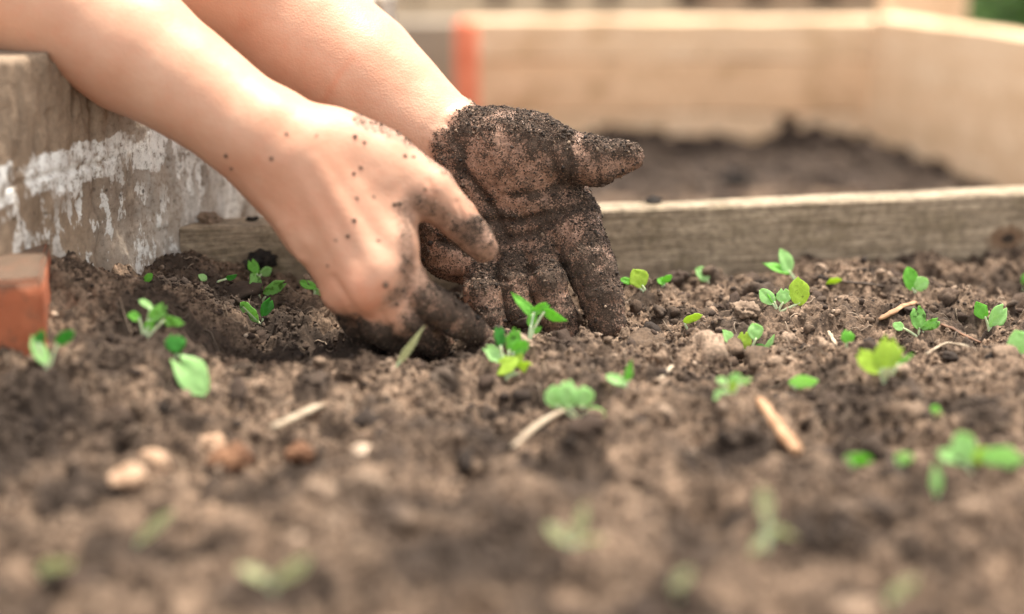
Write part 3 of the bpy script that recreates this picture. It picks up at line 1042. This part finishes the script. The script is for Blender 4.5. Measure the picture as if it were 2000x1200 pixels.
# thickness of the dirt layer
thick = dirt * np.where(isfar, 1.0, .55) * (.0006 + .0011 * sstep(-.25, .45, n_b + .5 * n_m) + .0007 * n_m + .0005 * n_f)
topside = sstep(.35, .85, N[:, 2])
thick += isfar * dirt * topside * (.0008 + .0010 * n_m)
V = V + N * (thick + .00045 * n_b * (dirt < .2) - crease)[:, None]
red = (~isfar) * (.45 * np.exp(-(np.hypot(px - 720, py - 585) / 50) ** 2) + .25 * np.exp(-(np.hypot(px - 650, py - 540) / 60) ** 2) + .22 * np.exp(-(np.hypot(px - 540, py - 400) / 60) ** 2) + .25 * np.exp(-(np.hypot(px - 835, py - 375) / 30) ** 2))
me = mk_mesh('person', V, Q)
clump = np.clip(.5 + 1.1 * n_b + .8 * n_m + 520 * crease + .30 * topside, 0, 1)
cover = np.where(isfar, dirt * (.36 + .44 * clump), dirt * (.24 + .50 * clump))
cover = cover + .25 * dirt * (~isfar) * (py > 560)
attr(me, 'dirt', np.clip(dirt, 0, 1)); attr(me, 'cover', np.clip(cover, 0, 1.3)); attr(me, 'spot', spot * (~isfar))
scr = isfar * .32 * np.exp(-(polyd(px, py, [(688, 112), (662, 145), (640, 185), (628, 215)]) / 7) ** 2) * (py < 220)
attr(me, 'scratch', np.maximum(scr, red * (1 + .8 * n_m)))

m = NT('skin'); c = m.coord()
dirt_n, cov_n, spot_n, scr_n = m.attr('dirt'), m.attr('cover'), m.attr('spot'), m.attr('scratch')
skin = m.mix(m.rng(m.noise(c, 22, 4, .6), .35, .7), (.56, .325, .22), (.49, .24, .15))
skin = m.mix(m.rng(m.noise(c, 160, 4, .7), .5, .75, 0, .30), skin, (.60, .25, .16))
skin = m.mix(scr_n, skin, (.55, .20, .11))
fine_n = m.noise(c, 900, 4, .75); mid_n = m.noise(c, 230, 5, .7)
stain = m.mix(m.rng(mid_n, .35, .65), (.13, .070, .045), (.46, .265, .18))
earth = m.mix(m.rng(fine_n, .35, .7), (.018, .012, .009), (.105, .067, .046))
col = m.mix(m.rng(m.math('ADD', dirt_n, m.math('MULTIPLY', m.math('SUBTRACT', mid_n, .5), .9)), .25, .75), skin, stain)
thr = m.math('ADD', cov_n, m.math('ADD', m.math('MULTIPLY', m.math('SUBTRACT', fine_n, .5), 2.3), m.math('MULTIPLY', m.math('SUBTRACT', mid_n, .5), 1.5)))
em = m.math('MULTIPLY', m.rng(thr, .50, .64), m.rng(dirt_n, .05, .3))
em = m.math('MAXIMUM', em, m.math('MULTIPLY', spot_n, .85))
col = m.mix(em, col, earth)
m.set(m.b.inputs['Subsurface Weight'], m.rng(em, 0, 1, .08, 0))
m.b.inputs['Subsurface Radius'].default_value = (1.0, .35, .18)
m.b.inputs['Subsurface Scale'].default_value = .004
hb = m.math('ADD', m.math('ADD', m.math('MULTIPLY', m.noise(c, 110, 5, .7), 1.1), m.math('MULTIPLY', m.voro(c, 700), .4)), m.math('MULTIPLY', m.math('MULTIPLY', em, fine_n), 2.2))
m.bump(hb, .45, .0007)
M_SKIN = m.out(col, m.rng(em, 0, 1, .48, .95))
person = link('person', me, M_SKIN)
tag(person, 'pair of bare arms reaching into the soil, far hand caked in mud', 'person')

# unseen kneeling body left of the frame, added to block sky light from there
def body_mesh(name, prims, k, mat, st=.012):
    Pp = np.array([q for p in prims for q in (p[0], p[1])]); l_ = Pp.min(0) - .22; h_ = Pp.max(0) + .22
    ax_ = [np.arange(l_[a], h_[a], st) for a in range(3)]
    G = np.stack(np.meshgrid(*ax_, indexing='ij'), -1)
    d_ = group_sdf(G.reshape(-1, 3), prims, k).reshape(G.shape[:3])
    d_ = d_ + .006 * vnoise(G[..., 0] * 14, G[..., 1] * 14, G[..., 2] * 9)
    V_, Q_ = surface_nets(d_, *ax_)
    return link(name, mk_mesh(name, V_, Q_), mat, person)


def bp(a, b, ra, rb):
    return (np.array(a, float), np.array(b, float), ra, rb)
nsh = P(-520, -420, 1.03); fsh = P(-80, -480, 1.07)
nS = np.array([-.66, .86, .46]); fS = np.array([-.58, 1.20, .50])
M_SHIRT = simple_mat('dark_cloth', (.03, .035, .05), (.05, .055, .07), 60, .9)
body_mesh('unseen_shirt', [bp(nS, fS, .075, .075), bp(nS, nsh + (nS - nsh) * .25, .07, .062), bp(fS, fsh + (fS - fsh) * .35, .07, .062),
                    bp((-.68, .93, .42), (-.95, .95, .22), .13, .14), bp((-.66, 1.12, .43), (-.95, 1.08, .22), .13, .14)], .06, M_SHIRT)
body_mesh('unseen_trousers', [bp((-.98, .93, .14), (-.66, .88, -.02), .11, .07), bp((-.98, 1.10, .14), (-.66, 1.16, -.02), .11, .07),
                       bp((-.66, .88, -.03), (-1.05, .90, -.05), .065, .05), bp((-.66, 1.16, -.03), (-1.05, 1.13, -.05), .065, .05)], .04, M_SHIRT)

# grains of earth stuck to the hands
keep_f = np.where((cover[Q].mean(1) > .27))[0]
area = .5 * np.linalg.norm(fn[keep_f], axis=1)
cen = V[Q[keep_f]].mean(1); vis = ((cen - C0) * N[Q[keep_f][:, 0]]).sum(1) < .2
wgt = area * np.clip(cover[Q[keep_f]].mean(1) - .25, 0, 1) * (.15 + vis) * (.6 + 1.4 * topside[Q[keep_f][:, 0]]) * np.where(isfar[Q[keep_f][:, 0]], 1, .5)
VS, FS, off = [], [], 0
for n, r0, r1, sub in ((24000, .00016, .00045, 1), (1100, .0005, .0010, 1), (90, .0009, .0015, 2)):
    s_ = rng.choice(len(keep_f), n, p=wgt / wgt.sum())
    f_ = Q[keep_f[s_]]
    ab = rng.random((n, 2))
    pt = (V[f_[:, 0]] * ((1 - ab[:, :1]) * (1 - ab[:, 1:])) + V[f_[:, 1]] * (ab[:, :1] * (1 - ab[:, 1:])) + V[f_[:, 2]] * (ab[:, :1] * ab[:, 1:]) + V[f_[:, 3]] * ((1 - ab[:, :1]) * ab[:, 1:]))
    rad = r0 + (r1 - r0) * rng.random(n) ** 2
    add(*lumps(pt + N[f_[:, 0]] * rad[:, None] * .45, rad, sub, .9, .25))
sel = [np.argmin((px - x) ** 2 + (py - y) ** 2 + isfar * 1e5 + (facing < .2) * 1e5) for x, y, r in SP]
pt = V[sel] + N[sel] * .0003
add(*lumps(pt, np.array([r for _, _, r in SP]) * .00016, 2, .9, .1, .3))
m = NT('wet_earth'); c = m.coord(); cr = m.n('ShaderNodeValToRGB'); e = cr.color_ramp.elements
e[0].color = (.016, .011, .008, 1); e[1].color = (.30, .21, .15, 1)
for p_, q_ in ((.55, (.04, .027, .02, 1)), (.82, (.10, .065, .045, 1)), (.96, (.19, .13, .09, 1))):
    el = e.new(p_); el.color = q_
m.set(cr.inputs[0], m.island())
m.bump(m.noise(c, 1500, 2), .5, .0004)
m.out(cr.outputs[0], .85)
o = link('mud_grains', mk_mesh('mud_grains', np.concatenate(VS), np.concatenate(FS)), m.m, person)
o['kind'] = 'stuff'; o['label'] = 'dark grains of earth stuck to the skin'

# ------------------------------------------------------------------ seedlings
def leaf_mat(name, a, b, trans, speck=0.0):
    m = NT(name); c = m.coord(); oi = m.n('ShaderNodeObjectInfo')
    col = m.mix(m.noise(c, 90, 4, .6), a, b)
    vein = m.rng(m.voro(c, 260, 'DISTANCE_TO_EDGE'), 0, .08, .35, 0)
    col = m.mix(vein, col, tuple(min(1, x * 1.7 + .02) for x in b))
    if speck:
        s = m.rng(m.noise(c, 330, 4, .7), .64 - speck, .68 - speck)
        col = m.mix(s, col, (.035, .025, .018))
    m.bump(m.noise(c, 260, 3), .35, .0006)
    m.out(col, .42)
    tr = m.t.nodes.new('ShaderNodeBsdfTranslucent')
    m.set(tr.inputs[0], trans)
    mx = m.t.nodes.new('ShaderNodeMixShader'); mx.inputs[0].default_value = .48
    outn = m.t.nodes['Material Output']
    m.t.links.new(m.b.outputs[0], mx.inputs[1]); m.t.links.new(tr.outputs[0], mx.inputs[2]); m.t.links.new(mx.outputs[0], outn.inputs[0])
    return m.m


LM = {
    'g': leaf_mat('leaf_green', (.15, .42, .05), (.22, .52, .08), (.34, .72, .07), .02),
    'd': leaf_mat('leaf_dark', (.04, .22, .025), (.07, .30, .04), (.13, .46, .04), .03),
    'p': leaf_mat('leaf_pale', (.36, .62, .22), (.46, .70, .31), (.50, .80, .24), .0),
    'l': leaf_mat('leaf_lime', (.38, .52, .05), (.46, .62, .10), (.62, .80, .08), .01),
    'y': leaf_mat('leaf_yellow', (.50, .50, .26), (.62, .60, .37), (.50, .52, .22), .0),
    's': leaf_mat('leaf_speckled', (.22, .46, .11), (.31, .56, .17), (.36, .68, .12), .09),
}
m = NT('stem'); c = m.coord(); M_STEM = m.out(m.mix(m.noise(c, 60), (.38, .50, .24), (.60, .62, .42)), .5)
m.b.inputs['Subsurface Weight'].default_value = .2; m.b.inputs['Subsurface Scale'].default_value = .002


def leaf_mesh(shape, curl, fold, seed):
    nu, nv = 15, 11
    u = np.linspace(0, 1, nu)[:, None]; v = np.linspace(-1, 1, nv)[None, :]
    if shape == 'heart':
        w = np.sin(np.pi * np.clip(u, 0, 1) ** .80 * .98 + .01) ** .62; w = w * (.55 + .55 * u)
        L = u * (1 - .0 * v) ; notch = .20 * np.exp(-(v / .34) ** 2)
        w = np.where(u > .98, w * 0 + .36, w)
        X = u - notch * u ** 5 + .05 * (1 - v ** 2) * u ** 6
    elif shape == 'lance':
        w = np.sin(np.pi * u ** .75) ** .9; X = u + 0 * v
    else:
        w = np.sin(np.pi * np.clip(u ** .9, 0, 1)) ** .58; X = u + 0 * v
    w = np.maximum(w, .04)
    Y = .5 * w * v
    r = np.random.default_rng(seed)
    o1 = r.uniform(0, 30)
    Y = Y * (1 + .20 * vnoise(u * 3.5 + o1 + 0 * v, np.sign(v) * 3 + o1 + 0 * u, u * 0 + v * 0) + .07 * vnoise(u * 11 + o1 + 0 * v, np.sign(v) * 3 + 0 * u, u * 0 + v * 0))
    X = X + .07 * vnoise(v * 2.5 + o1 + 0 * u, u * 0 + 7 + 0 * v, u * 0 + v * 0) * u ** 3
    Z = fold * np.abs(Y) * .8 + curl * (u - .5) ** 2 * -1 + curl * .25 + .085 * vnoise(u * 3.2 + o1 + 0 * v, v * 2.2 + 0 * u, u * 0 + v * 0 + o1)
    Vt = np.stack([X + 0 * v, Y, Z + 0 * u], -1).reshape(-1, 3)
    i = (np.arange(nu - 1)[:, None] * nv + np.arange(nv - 1)[None, :]).ravel()
    return Vt, np.stack([i, i + nv, i + nv + 1, i + 1], 1)


G_S = 'seedlings scattered over the soil bed'
cnt = 0


def seedling(label, g, leaves, name='seedling', cat='seedling', stem_r=1.0, stems=True):
    """g = photo point where it leaves the soil; leaves = (x0,y0,x1,y1,width px,roll deg,material,shape)"""
    global cnt
    D = hit(*g)
    base = P(g[0], g[1], D)
    root = empty(name, (base[0], base[1], float(gz(base[0], base[1]))))
    tag(root, label, cat, G_S if cat == 'seedling' else None)
    paths, rads = [], []
    for L in leaves:
        x0, y0, x1, y1, w, roll, mt = L[:7]
        if mt == 'y' and g[1] > 950: w *= .62
        shape = L[7] if len(L) > 7 else 'heart'
        dd_ = L[8] if len(L) > 8 else 0.0
        cnt += 1
        A = P(x0, y0, D); a = P(x1, y1, D + dd_) - A
        ln = np.linalg.norm(a); a = a / ln
        # keep the leaf clear of the soil
        view = (A - C0); view /= np.linalg.norm(view)
        s = np.cross(a, view); s /= np.linalg.norm(s); n = np.cross(a, s)
        n = n if n @ view < 0 else -n
        s = np.cross(n, a)
        cr_, sr_ = math.cos(R(roll)), math.sin(R(roll))
        s2 = s * cr_ + n * sr_; n2 = n * cr_ - s * sr_
        Vt, Fq = leaf_mesh(shape, .22, .22, cnt * 7 + 1)
        ww = w * D / F / max(abs(cr_), .35)
        Wv = A + Vt[:, :1] * ln * a + Vt[:, 1:2] * ww * s2 + Vt[:, 2:] * (.55 * ww) * n2
        mn = (gz(Wv[:, 0], Wv[:, 1]) + .0008 - Wv[:, 2]).max()
        if 0 < mn < .012: Wv = Wv + np.array([0, 0, 1]) * mn * .6
        Wl = Wv - np.array(root.location)
        me = mk_mesh('leaf', Wl, Fq)
        o = bpy.data.objects.new('leaf', me); sc.collection.objects.link(o); me.materials.append(LM[mt]); o.parent = root
        md = o.modifiers.new('thickness', 'SOLIDIFY'); md.thickness = .0004
        md2 = o.modifiers.new('smooth', 'SUBSURF'); md2.levels = 1; md2.render_levels = 1
        if stems:
            t = np.linspace(0, 1, 8)[:, None]
            B0 = base - np.array([0, 0, .003]); mid = (B0 + A) / 2 + np.array([.0008 * math.sin(cnt), 0, .001])
            e_ = A + a * ln * .12
            pth = (1 - t) ** 2 * B0 + 2 * t * (1 - t) * mid + t * t * e_
            paths.append(pth - np.array(root.location)); rads.append(np.linspace(.00075, .0005, 8) * stem_r * 1.3)
    if stems:
        Vt, Fq = tubes(paths, rads, 6)
        o = bpy.data.objects.new('stem', mk_mesh('stem', Vt, Fq)); sc.collection.objects.link(o); o.data.materials.append(M_STEM); o.parent = root
    return root


SEED = [
 ('tiny oval green seedling at the foot of the concrete wall', (285, 556), [(282, 556, 297, 539, 16, 20, 'g', 'oval')]),
 ('bright seedling before the shaded end of the low board', (502, 545), [(503, 538, 489, 508, 24, 15, 'g'), (508, 536, 530, 524, 18, 35, 'p', 'oval')]),
 ('speckled seedling with two leaves left of the near wrist', (512, 590), [(506, 575, 492, 536, 24, 20, 's', 'oval'), (514, 582, 556, 560, 30, 25, 's')]),
 ('seedling with one bright and one dark leaf left of the near hand', (512, 628), [(470, 595, 505, 632, 26, 20, 's', 'oval'), (512, 622, 530, 588, 28, 10, 'd')]),
 ('small green seedling tucked against the near wrist', (612, 575), [(618, 566, 586, 553, 18, 30, 'g', 'oval'), (612, 570, 634, 578, 15, 30, 'p', 'oval')]),
 ('many-leaved speckled seedling right of the orange brick', (282, 655), [(275, 622, 250, 615, 18, 10, 'g', 'oval'), (298, 602, 272, 586, 13, 20, 'p', 'oval'), (292, 628, 322, 596, 34, 20, 's'), (318, 624, 358, 632, 22, 25, 's', 'oval'), (284, 646, 300, 628, 18, 15, 'g', 'oval')]),
 ('dark green single-leaf seedling left of the shaded soil', (340, 698), [(345, 696, 342, 658, 50, 20, 'd')]),
 ('large pale green blurred leaf lowest of the left seedlings', (392, 778), [(405, 776, 345, 706, 72, 10, 'p')]),
 ('seedling in front of the orange brick with a pale upright leaf', (92, 722), [(92, 716, 62, 660, 30, 10, 'p', 'oval'), (72, 672, 84, 646, 20, 5, 'd', 'oval'), (108, 674, 146, 648, 26, 15, 'd', 'oval')]),
 ('thin green shoot glimpsed between the two hands', (842, 548), [(845, 548, 815, 524, 11, 10, 'g', 'lance')]),
 ('sharp notched seedling standing before the muddy fingertips', (1030, 668), [(1046, 618, 1000, 574, 22, 20, 'g', 'lance'), (1040, 612, 1070, 594, 26, 20, 'g'), (1058, 606, 1106, 628, 19, 30, 'g', 'lance'), (1040, 650, 1058, 640, 12, 10, 'g', 'oval'), (1036, 640, 1042, 600, 20, 15, 'g', 'oval')]),
 ('bushy seedling touching the near index fingertip', (985, 735), [(978, 680, 974, 640, 28, 15, 'd'), (988, 708, 948, 680, 36, 15, 'p'), (1000, 690, 1030, 668, 30, 20, 'g', 'oval'), (994, 688, 1008, 645, 36, 15, 'g'), (1010, 728, 1052, 738, 20, 30, 'l', 'lance'), (1012, 722, 962, 750, 34, 25, 'l', 'oval'), (1006, 718, 1018, 690, 20, 10, 'l', 'oval')]),
 ('large double-lobed blurred seedling below the hands', (1135, 815), [(1110, 800, 1108, 745, 56, 10, 'p', 'heart'), (1085, 797, 1082, 752, 40, 10, 'p', 'oval'), (1138, 797, 1140, 755, 40, 10, 'p', 'oval'), (1150, 795, 1186, 846, 40, 15, 'p', 'oval')]),
 ('two-leaf seedling right of the large double-lobed one', (1222, 756), [(1224, 752, 1184, 738, 22, 25, 'p', 'oval'), (1222, 750, 1234, 706, 17, 20, 'g', 'lance')]),
 ('bright green leaf pressed flat under the far index fingertip', (1188, 644), [(1162, 636, 1212, 638, 17, 50, 'g', 'oval')]),
 ('round lime seedling immediately right of the muddy index finger', (1262, 566), [(1256, 562, 1238, 526, 36, 10, 'l', 'oval'), (1238, 552, 1210, 546, 16, 20, 'g', 'oval')]),
 ('small green seedling second from the muddy index finger', (1296, 560), [(1300, 556, 1284, 548, 14, 30, 'g', 'oval'), (1292, 556, 1312, 544, 14, 30, 'g', 'oval')]),
 ('pale round seedling at the foot of the low board', (1382, 550), [(1385, 549, 1360, 528, 27, 20, 'p', 'oval')]),
 ('tallest seedling, its bent stem holding leaves before the board', (1556, 548), [(1545, 534, 1490, 514, 16, 50, 'g', 'lance'), (1543, 534, 1524, 488, 26, 25, 'p', 'oval')]),
 ('cluster with one large lime leaf beside a pale heart leaf', (1520, 602), [(1563, 598, 1560, 542, 42, 8, 'l', 'oval'), (1530, 594, 1530, 564, 33, 10, 'p'), (1512, 596, 1484, 568, 25, 15, 'p', 'oval'), (1514, 592, 1498, 566, 13, 30, 'g', 'lance')]),
 ('flat lime leaf lying between two taller seedlings by the board', (1622, 562), [(1608, 560, 1643, 554, 14, 45, 'l', 'oval')]),
 ('upright green seedling against the right half of the low board', (1790, 572), [(1782, 568, 1774, 522, 30, 15, 'g', 'oval'), (1786, 570, 1812, 552, 26, 20, 'p', 'oval')]),
 ('hole-pitted seedling beside the curved wood chip', (1796, 652), [(1796, 646, 1790, 602, 40, 15, 's'), (1800, 650, 1832, 632, 28, 20, 's'), (1766, 642, 1744, 634, 17, 15, 'p', 'oval')]),
 ('seedling near the right edge with a dark and a pale leaf', (1934, 646), [(1926, 622, 1906, 592, 26, 10, 'g', 'oval'), (1932, 644, 1962, 606, 42, 15, 'p')]),
 ('pale leaf cut off by the right edge of the picture', (1996, 694), [(1998, 694, 1986, 648, 50, 10, 'p', 'oval')]),
 ('small green leaf at the right edge beside the low board', (1999, 566), [(1999, 564, 2004, 540, 14, 10, 'g', 'oval')]),
 ('lime oval seedling alone in the soil right of the hands', (1346, 636), [(1334, 634, 1370, 620, 17, 30, 'l', 'oval')]),
 ('five-leaf seedling with a dark drooping leaf in the middle of the soil', (1462, 690), [(1478, 664, 1472, 632, 32, 15, 'p', 'oval'), (1434, 684, 1412, 652, 22, 20, 'p', 'lance'), (1450, 686, 1454, 652, 36, 10, 'l'), (1480, 684, 1488, 710, 24, 15, 'd', 'oval'), (1494, 690, 1512, 656, 13, 20, 'p', 'lance')]),
 ('small crinkled dark green seedling left of the biggest lime leaf', (1656, 676), [(1654, 674, 1656, 648, 32, 20, 'g')]),
 ('biggest lime seedling with a broad folded leaf, right side', (1730, 745), [(1722, 728, 1676, 690, 46, 20, 'l'), (1722, 726, 1738, 660, 56, 10, 'l'), (1736, 722, 1764, 680, 16, 20, 'l', 'lance'), (1752, 712, 1784, 692, 10, 20, 'g', 'lance'), (1726, 756, 1742, 734, 24, 20, 'y', 'oval')]),
 ('faint blurred sprig of four leaves below the five-leaf seedling', (1425, 770), [(1424, 752, 1446, 732, 24, 15, 'p', 'oval'), (1420, 748, 1400, 740, 15, 20, 'p', 'oval'), (1426, 770, 1438, 748, 20, 15, 'l', 'oval'), (1418, 776, 1394, 794, 22, 15, 'p', 'oval'), (1444, 748, 1468, 740, 12, 20, 'p', 'lance')]),
 ('pale oval leaf lying flat above the tan wood splinter', (1568, 765), [(1540, 752, 1598, 750, 26, 40, 'p', 'oval')]),
 ('tiny yellow-green sprout low on the right', (1826, 818), [(1822, 812, 1832, 794, 22, 10, 'g', 'oval'), (1812, 818, 1842, 818, 9, 45, 'y', 'oval')]),
 ('small blurred oval leaf in the dark hollow at right', (1675, 912), [(1650, 896, 1702, 900, 24, 40, 'g', 'oval')]),
 ('faint pale blurred leaf right of the dark hollow', (1765, 916), [(1748, 906, 1784, 904, 22, 30, 'p', 'oval')]),
 ('broad blurred three-leaf seedling at the lower right edge', (1900, 925), [(1890, 912, 1872, 850, 56, 10, 'p', 'oval'), (1884, 900, 1832, 886, 30, 20, 'p', 'oval'), (1908, 920, 1922, 886, 32, 15, 'l', 'oval'), (1912, 914, 1996, 934, 56, 20, 'p')]),
 ('tall faint blurred seedling in the lower right foreground', (1495, 1080), [(1500, 1020, 1488, 952, 48, 10, 'y', 'oval'), (1502, 1030, 1556, 1050, 26, 20, 'y', 'lance'), (1492, 1045, 1464, 1085, 30, 20, 'y', 'lance')]),
 ('yellowish blurred pair of leaves in the lower middle foreground', (1110, 1070), [(1108, 1060, 1066, 1024, 44, 10, 'y', 'oval'), (1122, 1056, 1142, 986, 38, 10, 'y', 'oval'), (1128, 1060, 1182, 1050, 24, 20, 'y', 'lance')]),
 ('slanting pale blurred leaf above the dark hollow, lower left', (268, 1068), [(266, 1062, 336, 1000, 36, 10, 'y', 'oval')]),
 ('washed-out blurred leaf pair at the bottom left of centre', (530, 1150), [(530, 1142, 466, 1112, 36, 20, 'y', 'oval'), (536, 1140, 604, 1092, 50, 15, 'y', 'oval')]),
 ('faint blurred leaf at the bottom edge right of centre', (1325, 1165), [(1312, 1160, 1350, 1116, 42, 15, 'y', 'oval')]),
 ('faint greenish blurred leaf in the bottom left corner', (110, 1140), [(72, 1116, 146, 1104, 44, 25, 'y', 'oval')]),
 ('thin faint blurred shoot left of the broad three-leaf seedling', (1828, 975), [(1830, 972, 1826, 912, 20, 10, 'p', 'lance')]),
 ('faint pale blurred leaf at the bottom right corner', (1755, 1180), [(1730, 1172, 1790, 1130, 44, 15, 'y', 'oval')]),
 ('tiny seedling in the soil behind the near fingers', (742, 662), [(738, 660, 756, 650, 12, 20, 'g', 'oval')]),
 ('little pale sprout between wall and the speckled seedling', (400, 552), [(404, 552, 388, 540, 13, 20, 'p', 'oval'), (440, 546, 462, 538, 10, 20, 'd', 'oval')]),
]
for label, g, lv in SEED:
    seedling(label, g, lv)

# ------------------------------------------------------------------ dry bits: straws, chips, splinters
M_STRAW = simple_mat('straw', (.26, .19, .13), (.48, .38, .27), 90)
M_CHIP = simple_mat('wood_chip', (.24, .115, .055), (.46, .27, .15), 90, sc3=(1, 1, 1))


def bar(name, label, cat, pts, wpx, mat, flat=.45, lift=.002, shape='taper'):
    ps = []
    for (x, y) in pts:
        d = hit(x, y)
        ps.append(P(x, y, d))
    ps = np.array(ps)
    t = np.linspace(0, len(ps) - 1, 14)
    Q_ = np.stack([np.interp(t, np.arange(len(ps)), ps[:, a]) for a in range(3)], 1)
    hgt = gz(Q_[:, 0], Q_[:, 1])
    Q_[:, 2] = np.maximum(Q_[:, 2], hgt - .001) + lift
    for _ in range(3): Q_[1:-1] = (Q_[:-2] + Q_[2:] + 2 * Q_[1:-1]) / 4
    r = wpx / 2 * 1.0 / F
    u = np.linspace(0, 1, 14)
    prof = (np.sin(np.pi * (u * .9 + .05)) ** .5 * .6 + .4) if shape == 'taper' else np.ones(14)
    prof = prof * (1 + .35 * vnoise(u * 7 + wpx, u * 0, u * 0))
    V_, F_ = tubes([Q_], [r * prof], 8)
    cen_ = np.repeat(Q_, 8, axis=0)
    V_[:, 2] = cen_[:, 2] + (V_[:, 2] - cen_[:, 2]) * flat
    c_ = V_.mean(0)
    o = link(name, mk_mesh(name, V_ - c_, F_), mat)
    o.location = c_
    tag(o, label, cat)
    return o


bar('wood_splinter', 'tan wood splinter lying in the foreground right of centre', 'wood chip', [(1482, 786), (1520, 842), (1558, 892)], 24, M_CHIP, .6)
bar('wood_chip', 'orange-brown curved wood chip beside the hole-pitted seedling', 'wood chip', [(1716, 634), (1748, 618), (1786, 600)], 15, M_CHIP, .5, .003)
bar('wood_shard', 'tiny pale wood shard left of the crinkled seedling', 'wood chip', [(1618, 654), (1632, 680)], 9, M_STRAW, .5)
bar('straw', 'dry straw stalk leading down left from the large double-lobed seedling', 'straw', [(1104, 812), (1050, 840), (1002, 884)], 13, M_STRAW, .7, .003)
bar('straw', 'pale blurred straw lying in the soil left of centre', 'straw', [(532, 842), (580, 820), (634, 798)], 17, M_STRAW, .5)
bar('straw', 'short grey straw piece below the two-leaf seedling', 'straw', [(1286, 752), (1312, 722)], 11, M_STRAW, .6)
bar('stem_fragment', 'thin pale arched stem right of the biggest lime seedling', 'twig', [(1808, 706), (1846, 682), (1890, 690)], 5, M_STRAW, .8, .004, 'even')
bar('twig', 'dark twig in front of the low board', 'twig', [(1640, 556), (1700, 562), (1730, 566)], 8, simple_mat('dark_bark', (.03, .02, .015), (.09, .06, .04), 60), .7)
bar('bark_strip', 'reddish dark bark strip right of the hole-pitted seedling', 'bark', [(1838, 640), (1870, 656), (1915, 676)], 9, simple_mat('red_bark', (.10, .05, .03), (.22, .11, .06), 60), .5)
seedling('curled pale dry leaf rising in front of the near fingers', (765, 722), [(775, 714, 828, 640, 15, 30, 'y', 'lance')], name='dry_leaf', cat='leaf')


def lump(name, label, cat, x, y, r, mat, sub=3, el=(1, 1, .75), onb=None):
    d = hit(x, y + r * .6) if onb is None else onb
    c_ = P(x, y + r * .25, d)
    V_, F_ = ICO[4 if sub == 3 else sub]
    V_ = V_ * np.array(el)
    s = random.uniform(0, 40)
    rg = .34 if cat == 'clod' else .30
    V_ = V_ * (1 + rg * vnoise(V_[:, 0] * 1.6 + s, V_[:, 1] * 1.6, V_[:, 2] * 1.6) + rg * .8 * vnoise(V_[:, 0] * 4 + s, V_[:, 1] * 4, V_[:, 2] * 4) + rg * .45 * vnoise(V_[:, 0] * 9 + s, V_[:, 1] * 9, V_[:, 2] * 9))[:, None]
    o = link(name, mk_mesh(name, V_ * r * d / F, F_), mat)
    o.location = c_
    o.rotation_euler = (0, 0, random.uniform(0, 6))
    tag(o, label, cat)
    return o


M_PALE = simple_mat('pale_stone', (.40, .28, .19), (.58, .44, .33), 60)
M_TAN = simple_mat('tan_shell', (.28, .165, .10), (.54, .36, .24), 120, .9, .8)
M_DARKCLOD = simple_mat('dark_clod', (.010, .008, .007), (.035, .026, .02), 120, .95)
M_RUST = simple_mat('rust_clod', (.10, .045, .025), (.24, .12, .065), 120, .95, .8)
M_CLOD = simple_mat('tan_clod', (.12, .08, .055), (.26, .18, .125), 120, .95, .8)
lump('pebble', 'left half of the blurred tan pebble pair, lower left', 'pebble', 256, 920, 38, M_TAN, el=(1, .8, .5))
lump('pebble', 'right half of the blurred tan pebble pair, lower left', 'pebble', 300, 905, 34, M_TAN, el=(.8, .8, 1.0))
lump('shell_fragment', 'cream blurred shell-like fragment with a rusty clod below it', 'shell', 420, 860, 38, M_TAN, el=(1.1, .8, .55))
lump('clod', 'rust-brown blurred clod just below the cream fragment', 'clod', 455, 890, 40, M_RUST)
lump('clod', 'small rust-brown blurred clod left of the pale stone', 'clod', 590, 880, 26, M_RUST)
lump('pebble', 'small pale blurred stone below centre left', 'pebble', 708, 880, 25, M_PALE, el=(1.1, .8, .7))
lump('clod', 'pinkish-tan blurred clod below the small pale stone', 'clod', 715, 945, 44, M_CLOD)
lump('clod', 'tan blurred clod left of the pinkish one', 'clod', 626, 955, 30, M_CLOD)
lump('pebble', 'white grain in the shade below the bright-and-dark seedling', 'pebble', 481, 653, 6, M_PALE, 2)
lump('pebble', 'white grain beside the right side of the orange brick', 'pebble', 105, 612, 7, M_PALE, 2)
lump('clod', 'rounded brown clod at the near index fingertip', 'clod', 900, 690, 12, M_CLOD)
lump('clod', 'large sandy clod left of the pale heart leaf', 'clod', 1458, 600, 24, M_CLOD, el=(1.3, 1, .6))
db = (BL[1] * 0 + 1.125)
lump('clod', 'black clod perched on top of the low board', 'clod', 1278, 392, 15, M_DARKCLOD, onb=1.118)
lump('clod', 'biggest black clod lying in the raised bed', 'clod', 1442, 352, 30, M_DARKCLOD)
lump('clod', 'small black clod in the raised bed, left of the biggest', 'clod', 1376, 366, 15, M_DARKCLOD)
lump('clod', 'brown clod on the left end of the low board', 'clod', 412, 424, 20, M_CLOD, onb=1.062)
lump('clod', 'dark clod on the low board beside the near wrist', 'clod', 492, 430, 12, M_DARKCLOD, onb=1.068)
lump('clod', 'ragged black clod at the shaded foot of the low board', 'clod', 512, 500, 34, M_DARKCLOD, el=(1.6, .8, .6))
